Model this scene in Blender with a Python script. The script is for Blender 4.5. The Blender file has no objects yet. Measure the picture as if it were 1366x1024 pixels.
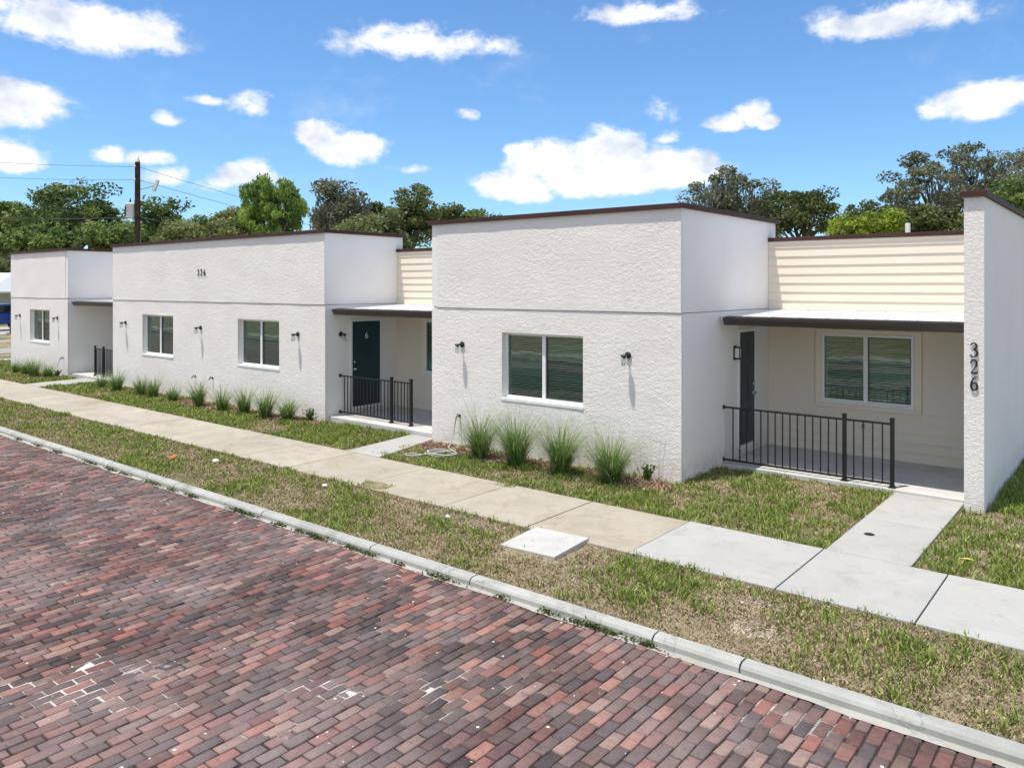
import bpy, math, random
import numpy as np
from mathutils import Vector, noise, Matrix
random.seed(7); rng = np.random.default_rng(7)
R = math.radians
scene = bpy.context.scene
COL = scene.collection

# ------------------------------------------------------------------ camera
YAW = R(39.1); FPX = 1042.0; CAMZ = 3.0
FX, FY = -math.sin(YAW), math.cos(YAW); RX, RY = math.cos(YAW), math.sin(YAW)
cd = bpy.data.cameras.new('camera'); cam = bpy.data.objects.new('camera', cd); COL.objects.link(cam)
cam.location = (0, 0, CAMZ); cam.rotation_euler = (R(90), 0, YAW)
cd.sensor_width = 36; cd.sensor_fit = 'HORIZONTAL'; cd.lens = FPX/1366*36
cd.shift_y = -130/1366.; cd.clip_end = 3000; cd.clip_start = .1
scene.camera = cam

def world_at(u, v, depth):
    """a world point seen in direction (u, v) at a given distance along the view"""
    lat = (u-683)/FPX*depth
    return (FX*depth+RX*lat, FY*depth+RY*lat, CAMZ+(382-v)/FPX*depth)

# ------------------------------------------------------------------ node helpers
def mat(name, rough=.8, spec=.3):
    m = bpy.data.materials.new(name); m.use_nodes = True
    nt = m.node_tree; b = nt.nodes['Principled BSDF']
    b.inputs['Roughness'].default_value = rough
    b.inputs['Specular IOR Level'].default_value = spec
    return m, nt, b
def N(nt, typ, **kw):
    n = nt.nodes.new(typ)
    for k, v in kw.items():
        if k in n.inputs: n.inputs[k].default_value = v
        else: setattr(n, k, v)
    return n
def L(nt, a, b): nt.links.new(a, b)
def coords(nt, scale=(1, 1, 1), kind='Object'):
    tc = N(nt, 'ShaderNodeTexCoord'); mp = N(nt, 'ShaderNodeMapping'); mp.inputs['Scale'].default_value = scale
    L(nt, tc.outputs[kind], mp.inputs['Vector']); return mp.outputs['Vector']
def noise_n(nt, vec, scale, detail=4, rough=.55, dist=0):
    n = N(nt, 'ShaderNodeTexNoise'); n.inputs['Scale'].default_value = scale; n.inputs['Detail'].default_value = detail
    n.inputs['Roughness'].default_value = rough; n.inputs['Distortion'].default_value = dist
    L(nt, vec, n.inputs['Vector']); return n.outputs['Fac']
def ramp(nt, fac, stops, interp='LINEAR'):
    r = N(nt, 'ShaderNodeValToRGB'); r.color_ramp.interpolation = interp
    el = r.color_ramp.elements
    while len(el) < len(stops): el.new(.5)
    for e, (p, c) in zip(el, stops):
        e.position = p; e.color = (c, c, c, 1) if isinstance(c, (int, float)) else (*c, 1)
    L(nt, fac, r.inputs['Fac']); return r.outputs['Color']
def mix(nt, fac, a, b, mode='MIX'):
    m = N(nt, 'ShaderNodeMix'); m.data_type = 'RGBA'; m.blend_type = mode
    for s, x in ((0, fac), (6, a), (7, b)):
        if hasattr(x, 'is_output'): L(nt, x, m.inputs[s])
        elif isinstance(x, (int, float)): m.inputs[s].default_value = x if s == 0 else (x, x, x, 1)
        else: m.inputs[s].default_value = (*x, 1)
    return m.outputs[2]
def bump(nt, b, h, strength=.3, dist=.01):
    n = N(nt, 'ShaderNodeBump'); n.inputs['Strength'].default_value = strength; n.inputs['Distance'].default_value = dist
    L(nt, h, n.inputs['Height']); L(nt, n.outputs['Normal'], b.inputs['Normal']); return n
def simple(name, col, rough=.6, spec=.4, metal=0, var=.12, vscale=6, bmp=0, bscale=60):
    m, nt, b = mat(name, rough, spec); v = coords(nt)
    f = noise_n(nt, v, vscale, 5)
    c = mix(nt, ramp(nt, f, [(.3, 0.), (.7, 1.)]), tuple(x*(1-var) for x in col), tuple(min(1, x*(1+var)) for x in col))
    L(nt, c, b.inputs['Base Color']); b.inputs['Metallic'].default_value = metal
    if bmp: bump(nt, b, noise_n(nt, v, bscale, 4), bmp, .005)
    return m

M = {}
# stucco: rough trowelled coat (front faces) and a smooth one (sides)
def stucco(name, base, rough_coat):
    m, nt, b = mat(name, .9, .15)
    v = coords(nt)
    big = noise_n(nt, v, .9, 3)
    c = mix(nt, ramp(nt, big, [(.35, 0.), (.7, 1.)]), base, tuple(x*f for x, f in zip(base, (.955, .945, .95))))
    sp = noise_n(nt, v, 26, 5, .7)
    c = mix(nt, ramp(nt, sp, [(.30, .30), (.42, 0.)]), c, tuple(x*.7 for x in base))
    # dirt: splashes near the ground, faint runs
    sx = N(nt, 'ShaderNodeSeparateXYZ'); L(nt, v, sx.inputs[0])
    hgt = N(nt, 'ShaderNodeMapRange'); L(nt, sx.outputs[2], hgt.inputs['Value']); hgt.inputs['From Min'].default_value = .0; hgt.inputs['From Max'].default_value = .42; hgt.inputs['To Min'].default_value = 1; hgt.inputs['To Max'].default_value = 0
    spl = mix(nt, 1.0, hgt.outputs[0], ramp(nt, noise_n(nt, v, 7, 6, .75), [(.42, 0.), (.62, .55)]), 'MULTIPLY')
    c = mix(nt, spl, c, (.50, .43, .34))
    runs = ramp(nt, noise_n(nt, coords(nt, (5, 5, .35)), 2.2, 5, .6), [(.60, 0.), (.78, .09)])
    c = mix(nt, runs, c, tuple(x*.62 for x in base))
    L(nt, c, b.inputs['Base Color'])
    if rough_coat:
        v2 = coords(nt, (1, 1, 1.7))
        a = noise_n(nt, v2, 18, 6, .68, .8); d = noise_n(nt, v2, 60, 3, .65, .3)
        mm = N(nt, 'ShaderNodeMath', operation='MULTIPLY_ADD'); L(nt, d, mm.inputs[0]); mm.inputs[1].default_value = .55; L(nt, a, mm.inputs[2])
        bump(nt, b, mm.outputs[0], 1.0, .021)
    else:
        bump(nt, b, noise_n(nt, v, 45, 4, .6), .22, .004)
    return m
M['stucco'] = stucco('rough_white_stucco', (.90, .86, .825), True)
M['stucco_smooth'] = stucco('smooth_white_stucco', (.85, .83, .80), False)

def siding_mat(name, base):
    m, nt, b = mat(name, .55, .3); v = coords(nt, (1.5, 1, 24))
    f = noise_n(nt, v, 6, 5, .6, .4)
    c = mix(nt, f, tuple(x*.95 for x in base), base)
    L(nt, c, b.inputs['Base Color']); bump(nt, b, f, .15, .003); return m
M['siding'] = siding_mat('cream_lap_siding', (.80, .72, .60))
M['trim'] = simple('white_trim', (.80, .80, .79), .5, .4, 0, .03, 3)
M['cream_trim'] = simple('cream_trim', (.82, .73, .60), .5, .4, 0, .03, 3)
M['coping'] = simple('brown_metal_coping', (.062, .030, .026), .62, .25, .0, .25, 2)
M['gutter'] = simple('dark_bronze_gutter', (.050, .040, .037), .35, .5, .0, .15, 4)
M['canopy'] = simple('white_metal_canopy', (.66, .67, .67), .5, .4, 0, .08, 2)
M['roof'] = simple('pale_roof_membrane', (.55, .55, .53), .9, .2, 0, .15, 1.5)
M['black'] = simple('black_painted_metal', (.012, .012, .013), .38, .5, .0, .2, 9)
M['black_matt'] = simple('matt_black_plastic', (.016, .016, .017), .55, .4, .0, .2, 9)
M['door'] = simple('dark_teal_door', (.008, .034, .050), .38, .5, 0, .2, 3)
M['steel'] = simple('brushed_steel', (.6, .6, .58), .25, .5, 1, .05, 20)
M['vinyl'] = simple('white_vinyl_frame', (.82, .82, .81), .35, .45, 0, .03, 5)
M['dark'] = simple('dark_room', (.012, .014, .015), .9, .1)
M['blind'] = simple('grey_green_blind', (.78, .82, .78), .5, .3, 0, .05, 3)
M['concrete_porch'] = simple('porch_concrete', (.52, .52, .51), .8, .25, 0, .12, 2.5, .2, 90)
M['hose'] = simple('pale_garden_hose', (.40, .41, .38), .5, .4, 0, .1, 10)
M['hose_dark'] = simple('dark_garden_hose', (.035, .04, .035), .5, .4, 0, .1, 10)
M['sash'] = simple('grey_screen_edge', (.10, .11, .11), .4, .4, 0, .05, 5)

def glass(name, tint, refl=1.55, boost=1.0):
    m = bpy.data.materials.new(name); m.use_nodes = True; nt = m.node_tree; nt.nodes.clear()
    o = N(nt, 'ShaderNodeOutputMaterial'); t = N(nt, 'ShaderNodeBsdfTransparent'); t.inputs['Color'].default_value = (*tint, 1)
    g = N(nt, 'ShaderNodeBsdfGlossy'); g.inputs['Roughness'].default_value = .015; g.inputs['Color'].default_value = (boost*.9, boost, boost*.93, 1)
    fr = N(nt, 'ShaderNodeFresnel'); fr.inputs['IOR'].default_value = refl
    v = coords(nt); nn = noise_n(nt, v, 2.2, 2, .5, .3); bp = N(nt, 'ShaderNodeBump'); bp.inputs['Strength'].default_value = .12; bp.inputs['Distance'].default_value = .01
    L(nt, nn, bp.inputs['Height']); L(nt, bp.outputs[0], g.inputs['Normal'])
    mx = N(nt, 'ShaderNodeMixShader'); L(nt, fr.outputs[0], mx.inputs[0]); L(nt, t.outputs[0], mx.inputs[1]); L(nt, g.outputs[0], mx.inputs[2]); L(nt, mx.outputs[0], o.inputs[0])
    return m
M['pane'] = glass('tinted_window_glass', (.72, .94, .85), 2.15)
M['clear'] = glass('clear_lamp_glass', (.93, .94, .94), 1.4)

def tinted(name, rough=.8, spec=.2, trans=0, speck=0, nscale=14):
    """material whose colour comes from the per-face attribute 'tint'"""
    m, nt, b = mat(name, rough, spec)
    a = N(nt, 'ShaderNodeAttribute', attribute_name='tint'); c = a.outputs['Color']
    v = coords(nt)
    f = noise_n(nt, v, nscale, 4)
    c = mix(nt, .35, c, ramp(nt, f, [(.25, .35), (.75, 1.6)]), 'MULTIPLY') if not trans else c
    L(nt, c, b.inputs['Base Color'])
    if trans:
        o = nt.nodes['Material Output']; t = N(nt, 'ShaderNodeBsdfTranslucent'); L(nt, c, t.inputs['Color'])
        mx = N(nt, 'ShaderNodeMixShader'); mx.inputs[0].default_value = trans
        L(nt, b.outputs[0], mx.inputs[1]); L(nt, t.outputs[0], mx.inputs[2]); L(nt, mx.outputs[0], o.inputs[0])
    return m, nt, b
M['leaf'] = tinted('foliage', .5, .3, .36)[0]
M['blade'] = tinted('grass_blade', .6, .2, .25)[0]
M['bark'] = simple('bark', (.13, .105, .08), .95, .1, 0, .4, 9, .6, 20)
M['mulch'] = tinted('mulch_chips', .95, .1)[0]

# brick paver
mb, nt, b = tinted('street_brick', .78, .25)
v = coords(nt)
base = b.inputs['Base Color'].links[0].from_socket
sp = noise_n(nt, v, 75, 4, .7); pt = noise_n(nt, v, .55, 4, .6)
wash = ramp(nt, pt, [(.44, 0.), (.66, .42)])
c = mix(nt, wash, base, (.30, .24, .23))
spk = ramp(nt, sp, [(.60, 0.), (.72, .5)])
c = mix(nt, spk, c, (.42, .36, .34))
vo = N(nt, 'ShaderNodeTexVoronoi'); vo.inputs['Scale'].default_value = 13; L(nt, v, vo.inputs['Vector'])
sepc = N(nt, 'ShaderNodeSeparateColor'); L(nt, vo.outputs['Color'], sepc.inputs[0])
thr = N(nt, 'ShaderNodeMath', operation='MULTIPLY'); L(nt, sepc.outputs[0], thr.inputs[0]); thr.inputs[1].default_value = .16
lt = N(nt, 'ShaderNodeMath', operation='LESS_THAN'); L(nt, vo.outputs['Distance'], lt.inputs[0]); L(nt, thr.outputs[0], lt.inputs[1])
gt = N(nt, 'ShaderNodeMath', operation='GREATER_THAN'); L(nt, sepc.outputs[1], gt.inputs[0]); gt.inputs[1].default_value = .86
mu = N(nt, 'ShaderNodeMath', operation='MULTIPLY'); L(nt, lt.outputs[0], mu.inputs[0]); L(nt, gt.outputs[0], mu.inputs[1])
c = mix(nt, mu.outputs[0], c, (.72, .68, .66))
lim = ramp(nt, noise_n(nt, v, 1.4, 6, .68, .5), [(.64, 0.), (.72, .55)]); lim2 = ramp(nt, noise_n(nt, v, 22, 3, .6), [(.50, 0.), (.58, .8)])
c = mix(nt, mix(nt, 1.0, lim, lim2, 'MULTIPLY'), c, (.66, .63, .60))
dk = ramp(nt, noise_n(nt, v, 30, 3), [(.28, .5), (.42, 0.)])
c = mix(nt, dk, c, (.05, .045, .05))
vy = N(nt, 'ShaderNodeVectorMath', operation='DISTANCE'); wv = coords(nt, (1, 1.0, 1)); L(nt, wv, vy.inputs[0])
L(nt, c, b.inputs['Base Color']); bump(nt, b, noise_n(nt, v, 60, 5, .7), .5, .004)
M['brick'] = mb
# joints between the bricks
m, nt, b = mat('sandy_joint', .95, .1); v = coords(nt)
f = noise_n(nt, v, 1.4, 6, .68, .5)
c = ramp(nt, f, [(.5, (.022, .020, .018)), (.60, (.06, .05, .045)), (.66, (.62, .60, .57)), (.8, (.7, .68, .65))])
L(nt, c, b.inputs['Base Color']); M['joint'] = m
# brick at distance
m, nt, b = mat('distant_brick_paving', .85, .2); v = coords(nt)
bt = N(nt, 'ShaderNodeTexBrick'); bt.inputs['Scale'].default_value = 1; bt.inputs['Brick Width'].default_value = .215; bt.inputs['Row Height'].default_value = .105
bt.inputs['Mortar Size'].default_value = .006; bt.inputs['Color1'].default_value = (.12, .09, .10, 1); bt.inputs['Color2'].default_value = (.28, .15, .13, 1); bt.inputs['Mortar'].default_value = (.06, .055, .05, 1)
mp = N(nt, 'ShaderNodeMapping'); mp.inputs['Rotation'].default_value = (0, 0, R(90)); L(nt, v, mp.inputs['Vector']); L(nt, mp.outputs[0], bt.inputs['Vector'])
L(nt, bt.outputs['Color'], b.inputs['Base Color']); M['far_brick'] = m

def concrete(name, a1, a2, stain, stain_amt, bscale=120):
    m, nt, b = mat(name, .85, .2); v = coords(nt)
    at = N(nt, 'ShaderNodeAttribute', attribute_name='tint')
    f = noise_n(nt, v, 1.3, 6, .6, .6)
    c = mix(nt, ramp(nt, f, [(.3, 0.), (.7, 1.)]), a1, a2)
    s = noise_n(nt, v, .8, 5, .7, 1.2)
    c = mix(nt, ramp(nt, s, [(.55, 0.), (.75, stain_amt)]), c, stain)
    c = mix(nt, ramp(nt, noise_n(nt, v, 38, 4, .7), [(.3, .25), (.42, 0.)]), c, tuple(x*.6 for x in a1))
    ck = N(nt, 'ShaderNodeTexVoronoi', feature='DISTANCE_TO_EDGE'); ck.inputs['Scale'].default_value = .55
    wv_ = N(nt, 'ShaderNodeVectorMath', operation='ADD'); nw = N(nt, 'ShaderNodeTexNoise'); nw.inputs['Scale'].default_value = 2.5; nw.inputs['Detail'].default_value = 6; L(nt, v, nw.inputs['Vector']); L(nt, v, wv_.inputs[0]); L(nt, nw.outputs['Color'], wv_.inputs[1]); L(nt, wv_.outputs[0], ck.inputs['Vector'])
    c = mix(nt, ramp(nt, ck.outputs['Distance'], [(.0, .45 if stain_amt > .65 else .12), (.006, 0.)]), c, tuple(x*.35 for x in a1))
    c = mix(nt, ramp(nt, noise_n(nt, v, 3.2, 7, .75, .5), [(.52, 0.), (.70, .45)]), c, tuple(x*.66 for x in a1))
    c = mix(nt, 1.0, c, at.outputs['Color'], 'MULTIPLY')
    L(nt, c, b.inputs['Base Color']); bump(nt, b, noise_n(nt, v, bscale, 4, .7), .3, .003); return m
M['old_walk'] = concrete('weathered_beige_concrete', (.34, .31, .25), (.42, .385, .325), (.30, .225, .135), .85)
M['new_walk'] = concrete('fresh_pale_concrete', (.375, .37, .35), (.425, .42, .40), (.30, .29, .265), .6)
M['curb'] = concrete('worn_curb_concrete', (.33, .335, .31), (.48, .48, .45), (.16, .16, .15), 1.0, 60)

# lawn soil under the blades
def soil(name, dirt, thatch, green, gpos):
    m, nt, b = mat(name, .95, .1); v = coords(nt)
    f = noise_n(nt, v, 5, 8, .75, .4); g = noise_n(nt, v, .7, 5, .6); h = noise_n(nt, v, 42, 5, .75)
    c = mix(nt, ramp(nt, f, [(.4, 0.), (.6, 1.)]), dirt, thatch)
    c = mix(nt, ramp(nt, g, [(gpos, 0.), (gpos+.12, .85)]), c, green)
    c = mix(nt, ramp(nt, h, [(.38, .8), (.52, 0.)]), c, (.09, .07, .04))
    L(nt, c, b.inputs['Base Color']); bump(nt, b, h, .9, .02); return m
M['verge'] = soil('dry_verge_soil', (.38, .31, .22), (.26, .21, .13), (.16, .17, .07), .58)
M['lawn'] = soil('lawn_soil', (.42, .34, .25), (.26, .21, .12), (.14, .18, .05), .45)
M['sand'] = simple('bare_sandy_soil', (.42, .345, .255), .95, .1, 0, .4, 26, 1.0, 50)

# ------------------------------------------------------------------ mesh helpers
class MB:
    def __init__(s): s.v = []; s.f = []; s.t = []
    def quad(s, a, b, c, d, tint=None):
        i = len(s.v); s.v += [tuple(a), tuple(b), tuple(c), tuple(d)]; s.f.append((i, i+1, i+2, i+3)); s.t.append(tint)
    def box(s, x0, x1, y0, y1, z0, z1, tint=None, rot=None, piv=None, bev=0):
        i = len(s.v)
        p = [(x0, y0, z0), (x1, y0, z0), (x1, y1, z0), (x0, y1, z0), (x0, y0, z1), (x1, y0, z1), (x1, y1, z1), (x0, y1, z1)]
        if rot is not None:
            pv = Vector(piv); p = [tuple(rot @ (Vector(q)-pv)+pv) for q in p]
        s.v += p
        for q in ((0, 3, 2, 1), (4, 5, 6, 7), (0, 1, 5, 4), (1, 2, 6, 5), (2, 3, 7, 6), (3, 0, 4, 7)):
            s.f.append(tuple(i+k for k in q)); s.t.append(tint)
    def tube(s, pts, rad, n=8, cap=True, tint=None):
        pts = [Vector(p) for p in pts]; rings = []
        for k, p in enumerate(pts):
            d = (pts[min(k+1, len(pts)-1)]-pts[max(k-1, 0)]).normalized()
            up = Vector((0, 0, 1)) if abs(d.z) < .9 else Vector((1, 0, 0))
            a = d.cross(up).normalized(); bb = a.cross(d).normalized()
            r = rad[k] if isinstance(rad, (list, tuple)) else rad
            i = len(s.v)
            for j in range(n):
                t = 2*math.pi*j/n; s.v.append(tuple(p+a*math.cos(t)*r+bb*math.sin(t)*r))
            rings.append(i)
        for k in range(len(rings)-1):
            for j in range(n):
                s.f.append((rings[k]+j, rings[k]+(j+1) % n, rings[k+1]+(j+1) % n, rings[k+1]+j)); s.t.append(tint)
        if cap:
            s.f.append(tuple(rings[0]+j for j in range(n))); s.f.append(tuple(rings[-1]+j for j in reversed(range(n)))); s.t += [tint, tint]
    def lathe(s, c, prof, n=20, axis='z', tint=None):
        c = Vector(c); rings = []
        for r, h in prof:
            i = len(s.v)
            for j in range(n):
                t = 2*math.pi*j/n; a, bb = r*math.cos(t), r*math.sin(t)
                q = {'z': (a, bb, h), 'y': (a, h, bb), 'x': (h, a, bb)}[axis]
                s.v.append(tuple(c+Vector(q)))
            rings.append(i)
        for k in range(len(rings)-1):
            for j in range(n):
                s.f.append((rings[k]+j, rings[k]+(j+1) % n, rings[k+1]+(j+1) % n, rings[k+1]+j)); s.t.append(tint)
    def prism(s, poly, fn, h0, h1, tint=None):
        """poly in 2D, fn(a, b, h) -> 3D"""
        n = len(poly); i = len(s.v)
        s.v += [fn(a, b, h0) for a, b in poly]+[fn(a, b, h1) for a, b in poly]
        for k in range(n):
            s.f.append((i+k, i+(k+1) % n, i+n+(k+1) % n, i+n+k)); s.t.append(tint)
        s.f.append(tuple(i+k for k in reversed(range(n)))); s.f.append(tuple(i+n+k for k in range(n))); s.t += [tint, tint]
    def build(s, name, m, parent=None, smooth=False, bevel=0):
        me = bpy.data.meshes.new(name); me.from_pydata(s.v, [], s.f); me.update()
        o = bpy.data.objects.new(name, me); COL.objects.link(o); me.materials.append(m)
        if any(t is not None for t in s.t) or m.node_tree.nodes.get('Attribute'):
            a = me.attributes.new('tint', 'FLOAT_COLOR', 'FACE'); arr = np.ones((len(s.f), 4), 'f')
            for k, t in enumerate(s.t):
                if t is not None: arr[k, :3] = t
            a.data.foreach_set('color', arr.ravel())
        if smooth: me.polygons.foreach_set('use_smooth', [True]*len(me.polygons))
        if bevel:
            bm_ = o.modifiers.new('bevel', 'BEVEL'); bm_.width = bevel; bm_.segments = 2; bm_.limit_method = 'ANGLE'
        if parent: o.parent = parent
        return o
def raw_mesh(name, V, F, T, m, parent=None, smooth=False):
    """V (n,3), F (k,3|4), T (k,3) or None"""
    me = bpy.data.meshes.new(name); n = len(V); k, c = F.shape
    me.vertices.add(n); me.vertices.foreach_set('co', np.asarray(V, 'f').ravel())
    me.loops.add(k*c); me.loops.foreach_set('vertex_index', F.astype('i').ravel())
    me.polygons.add(k); me.polygons.foreach_set('loop_start', np.arange(0, k*c, c, dtype='i'))
    me.update(calc_edges=True); me.validate()
    if T is not None:
        a = me.attributes.new('tint', 'FLOAT_COLOR', 'FACE'); arr = np.ones((k, 4), 'f'); arr[:, :3] = T; a.data.foreach_set('color', arr.ravel())
    if smooth: me.polygons.foreach_set('use_smooth', np.ones(k, bool))
    me.materials.append(m); o = bpy.data.objects.new(name, me); COL.objects.link(o)
    if parent: o.parent = parent
    return o
def thing(name, label, cat, loc=(0, 0, 0), group=None):
    o = bpy.data.objects.new(name, None); COL.objects.link(o); o.location = loc; o.empty_display_size = .2
    return tag(o, label, cat, group)
def tag(o, label=None, cat=None, group=None, kind=None):
    if label: o['label'] = label
    if cat: o['category'] = cat
    if group: o['group'] = group
    if kind: o['kind'] = kind
    return o
def copy_thing(src, loc, rotz=None, scale=None):
    def cp(o, p):
        c = o.copy(); COL.objects.link(c)
        if p: c.parent = p
        for ch in [x for x in ALL() if x.parent == o]: cp(ch, c)
        return c
    def ALL(): return list(src_tree)
    src_tree = []
    def walk(o):
        for x in list(bpy.data.objects):
            if x.parent == o: src_tree.append(x); walk(x)
    walk(src)
    c = cp(src, None); c.location = loc
    if rotz is not None: c.rotation_euler.z = rotz
    if scale is not None: c.scale = scale
    return c

# ------------------------------------------------------------------ ground, road, walks
STREET_Z = -.07
def sheet(name, x0, x1, y0, y1, z, m, kind='structure', label=None):
    q = MB(); q.quad((x0, y0, z), (x1, y0, z), (x1, y1, z), (x0, y1, z))
    o = q.build(name, m); o['kind'] = kind
    if label: o['label'] = label
    return o
sheet('ground', -900, 900, -900, 900, -.14, M['lawn'])
sheet('street', -300, 200, -3.4, 5.95, STREET_Z-.028, M['far_brick'])

# sand and old mortar filling the joints, standing higher in patches
_xs = np.arange(-22.6, 2.41, .07); _ys = np.arange(-1.2, 5.94, .07); _X, _Y = np.meshgrid(_xs, _ys, indexing='ij'); _H = np.zeros_like(_X)
for i in range(len(_xs)):
    for j in range(len(_ys)):
        if -_xs[i]*.29 > _ys[j]+.6: continue
        a = noise.noise(Vector((_xs[i]*.55, _ys[j]*.8, 21)))+.5*noise.noise(Vector((_xs[i]*2.2, _ys[j]*2.6, 22)))+.5*noise.noise(Vector((_xs[i]*7, _ys[j]*7, 23)))
        _H[i, j] = min(1, max(0, (a-.38)/.26))
_V = np.stack([_X, _Y, STREET_Z-.013+.0075*_H], -1).reshape(-1, 3); _i = np.arange(_X.size).reshape(_X.shape)
_F = np.stack([_i[:-1, :-1], _i[1:, :-1], _i[1:, 1:], _i[:-1, 1:]], -1).reshape(-1, 4); _h = ((_H[:-1, :-1]+_H[1:, 1:])/2).reshape(-1, 1)
_o = raw_mesh('street_joints', _V, _F, np.array((.045, .038, .033))*(1-_h)+np.array((.52, .49, .46))*_h, M['mulch']); _o['kind'] = 'structure'
# verge and lawn beds with gentle relief
def relief(name, x0, x1, y0, y1, z, m, step=.12, amp=.012):
    nx = int((x1-x0)/step); ny = max(2, int((y1-y0)/step))
    xs = np.linspace(x0, x1, nx+1); ys = np.linspace(y0, y1, ny+1)
    X, Y = np.meshgrid(xs, ys, indexing='ij'); Z = np.empty_like(X)
    for i in range(nx+1):
        for j in range(ny+1): Z[i, j] = z+amp*noise.noise(Vector((X[i, j]*1.7, Y[i, j]*1.7, 3)))+amp*.5*noise.noise(Vector((X[i, j]*6, Y[i, j]*6, 9)))
    V = np.stack([X, Y, Z], -1).reshape(-1, 3); idx = np.arange((nx+1)*(ny+1)).reshape(nx+1, ny+1)
    F = np.stack([idx[:-1, :-1], idx[1:, :-1], idx[1:, 1:], idx[:-1, 1:]], -1).reshape(-1, 4)
    o = raw_mesh(name, V, F, None, m, smooth=True); o['kind'] = 'structure'; return o
relief('verge_ground', -38, 3, 6.05, 7.66, -.012, M['verge'])
relief('lawn_ground', -38, 3.5, 9.08, 13.2, -.014, M['lawn'], .15)
sheet('back_lawn', -300, 200, 13.1, 320, -.03, M['lawn'])
sheet('side_lawn', -300, -37.9, 6.0, 13.2, -.032, M['lawn'])
sheet('right_lawn', 3.4, 200, 6.0, 13.2, -.032, M['lawn'])
sheet('opposite_lawn', -300, 200, -300, -3.4, -.02, M['lawn'])
# curb: worn segments
def curb(x_breaks, y0, y1, ztop, zbot, name):
    q = MB()
    for a, bx in zip(x_breaks[:-1], x_breaks[1:]):
        n = max(2, int((bx-a)/.12)); a2, b2 = a+.008, bx-.008
        prev = None; t = .86+.2*random.random(); tint = (t, t, t*.99)
        for k in range(n+1):
            x = a2+(b2-a2)*k/n; w = noise.noise(Vector((x*1.5, 0, 0)))*.006; ch = max(0, noise.noise(Vector((x*2.3, 5, 0)))-.25)*.06
            ring = [(x, y1, zbot), (x, y1+w, ztop-.008), (x, y1-.012, ztop), (x, y0+.045+ch, ztop+w*.5), (x, y0+.018+ch, ztop-.012-ch*.4), (x, y0+ch*.4, ztop-.035), (x, y0-.012, zbot)]
            i = len(q.v); q.v += ring
            if prev is not None:
                for j in range(6): q.f.append((prev+j, i+j, i+j+1, prev+j+1)); q.t.append(tint)
            else: q.f.append(tuple(i+j for j in range(7))); q.t.append(tint)
            prev = i
        q.f.append(tuple(prev+j for j in reversed(range(7)))); q.t.append(tint)
    o = q.build(name, M['curb']); o['kind'] = 'structure'; return o
curb([-38, -35, -31.6, -28.4, -25.3, -22.2, -19.2, -16.4, -13.62, -11.4, -9.1, -6.93, -5.38, -3.28, -2.5, -.6, 1.3, 3.4], 5.93, 6.07, .018, -.2, 'curb')
curb([-60, -30, 0, 30, 60], -3.55, -3.4, .018, -.2, 'opposite_curb')
# broken mortar band at the foot of the curb
q = MB(); x = -22.4; pts = []
while x < 2.4:
    w = .06+.055*noise.noise(Vector((x*1.1, 2, 0)))+.02*noise.noise(Vector((x*7, 2, 0)))
    pts.append((x, max(.012, w))); x += .05
for (xa, wa), (xb, wb) in zip(pts[:-1], pts[1:]):
    q.quad((xa, 5.92-wa, STREET_Z+.004), (xb, 5.92-wb, STREET_Z+.004), (xb, 5.935, STREET_Z+.012), (xa, 5.935, STREET_Z+.012), (.9, .88, .85))
o = q.build('gutter_band', M['curb']); o['kind'] = 'structure'

# bricks: every paver real, laid across the street
pal = np.array([(.052, .060, .074), (.082, .080, .086), (.135, .092, .092), (.175, .095, .088), (.235, .100, .085), (.27, .150, .125), (.245, .185, .165), (.125, .105, .105)])
wts = np.array([.13, .17, .18, .15, .07, .07, .11, .12])
V = []; F = []; T = []
pw, pl = .1045, .216; row = 0; x = -22.4
while x < 2.35:
    y = -1.1+(row % 2)*pl/2+random.uniform(-.02, .02)
    ymax = 5.90
    while y < ymax-.02:
        yb = min(y+pl, ymax)
        if yb-y > .05 and (-x*.29 < yb+.6):
            xc = x+pw/2; yc = (y+yb)/2
            g = .0052
            hx = pw/2-g-abs(random.gauss(0, .0009)); hy = (yb-y)/2-g-abs(random.gauss(0, .001))
            if random.random() < .25: hx -= .004*random.random(); hy -= .007*random.random()
            z = STREET_Z+random.gauss(0, .0026)+.004*noise.noise(Vector((xc*.5, yc*.5, 0)))
            tx, ty = random.gauss(0, .022), random.gauss(0, .014); a = random.gauss(0, .020); ca, sa = math.cos(a), math.sin(a)
            ch = .005
            i = len(V)
            wob = .030*noise.noise(Vector((xc*.7, yc*.25, 1)))
            for (dx, dy, dz) in ((-1, -1, 0), (1, -1, 0), (1, 1, 0), (-1, 1, 0)):
                for lvl in (0, 1, 2):
                    ex = hx-(ch if lvl == 2 else 0); ey = hy-(ch if lvl == 2 else 0)
                    px, py = dx*ex, dy*ey
                    zz = z+(-.03 if lvl == 0 else (-ch if lvl == 1 else 0))+px*tx+py*ty
                    V.append((xc+wob+px*ca-py*sa, yc+px*sa+py*ca, zz))
            nb = noise.noise(Vector((xc*.45, yc*.6, 7)))
            w2 = wts.copy(); w2[:2] *= (1+1.6*nb if nb > 0 else 1+nb); w2[4:6] *= (1-1.5*nb if nb < 0 else 1-nb*.7); w2 = np.clip(w2, .01, None); w2 /= w2.sum()
            col = (pal[rng.choice(8, p=w2)]*.72+np.array((.165, .105, .098))*.28)*random.uniform(.50, 1.25)*np.array((1.03, .93, .86))*(1+.25*noise.noise(Vector((xc*.8, yc*1.1, 17))))
            for k in range(4):
                n = (k+1) % 4
                for lvl in (0, 1): F.append((i+k*3+lvl, i+n*3+lvl, i+n*3+lvl+1, i+k*3+lvl+1)); T.append(col*.9 if lvl == 0 else col)
            F.append((i+2, i+5, i+8, i+11)); T.append(col)
        y = yb
    x += pw; row += 1
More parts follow.
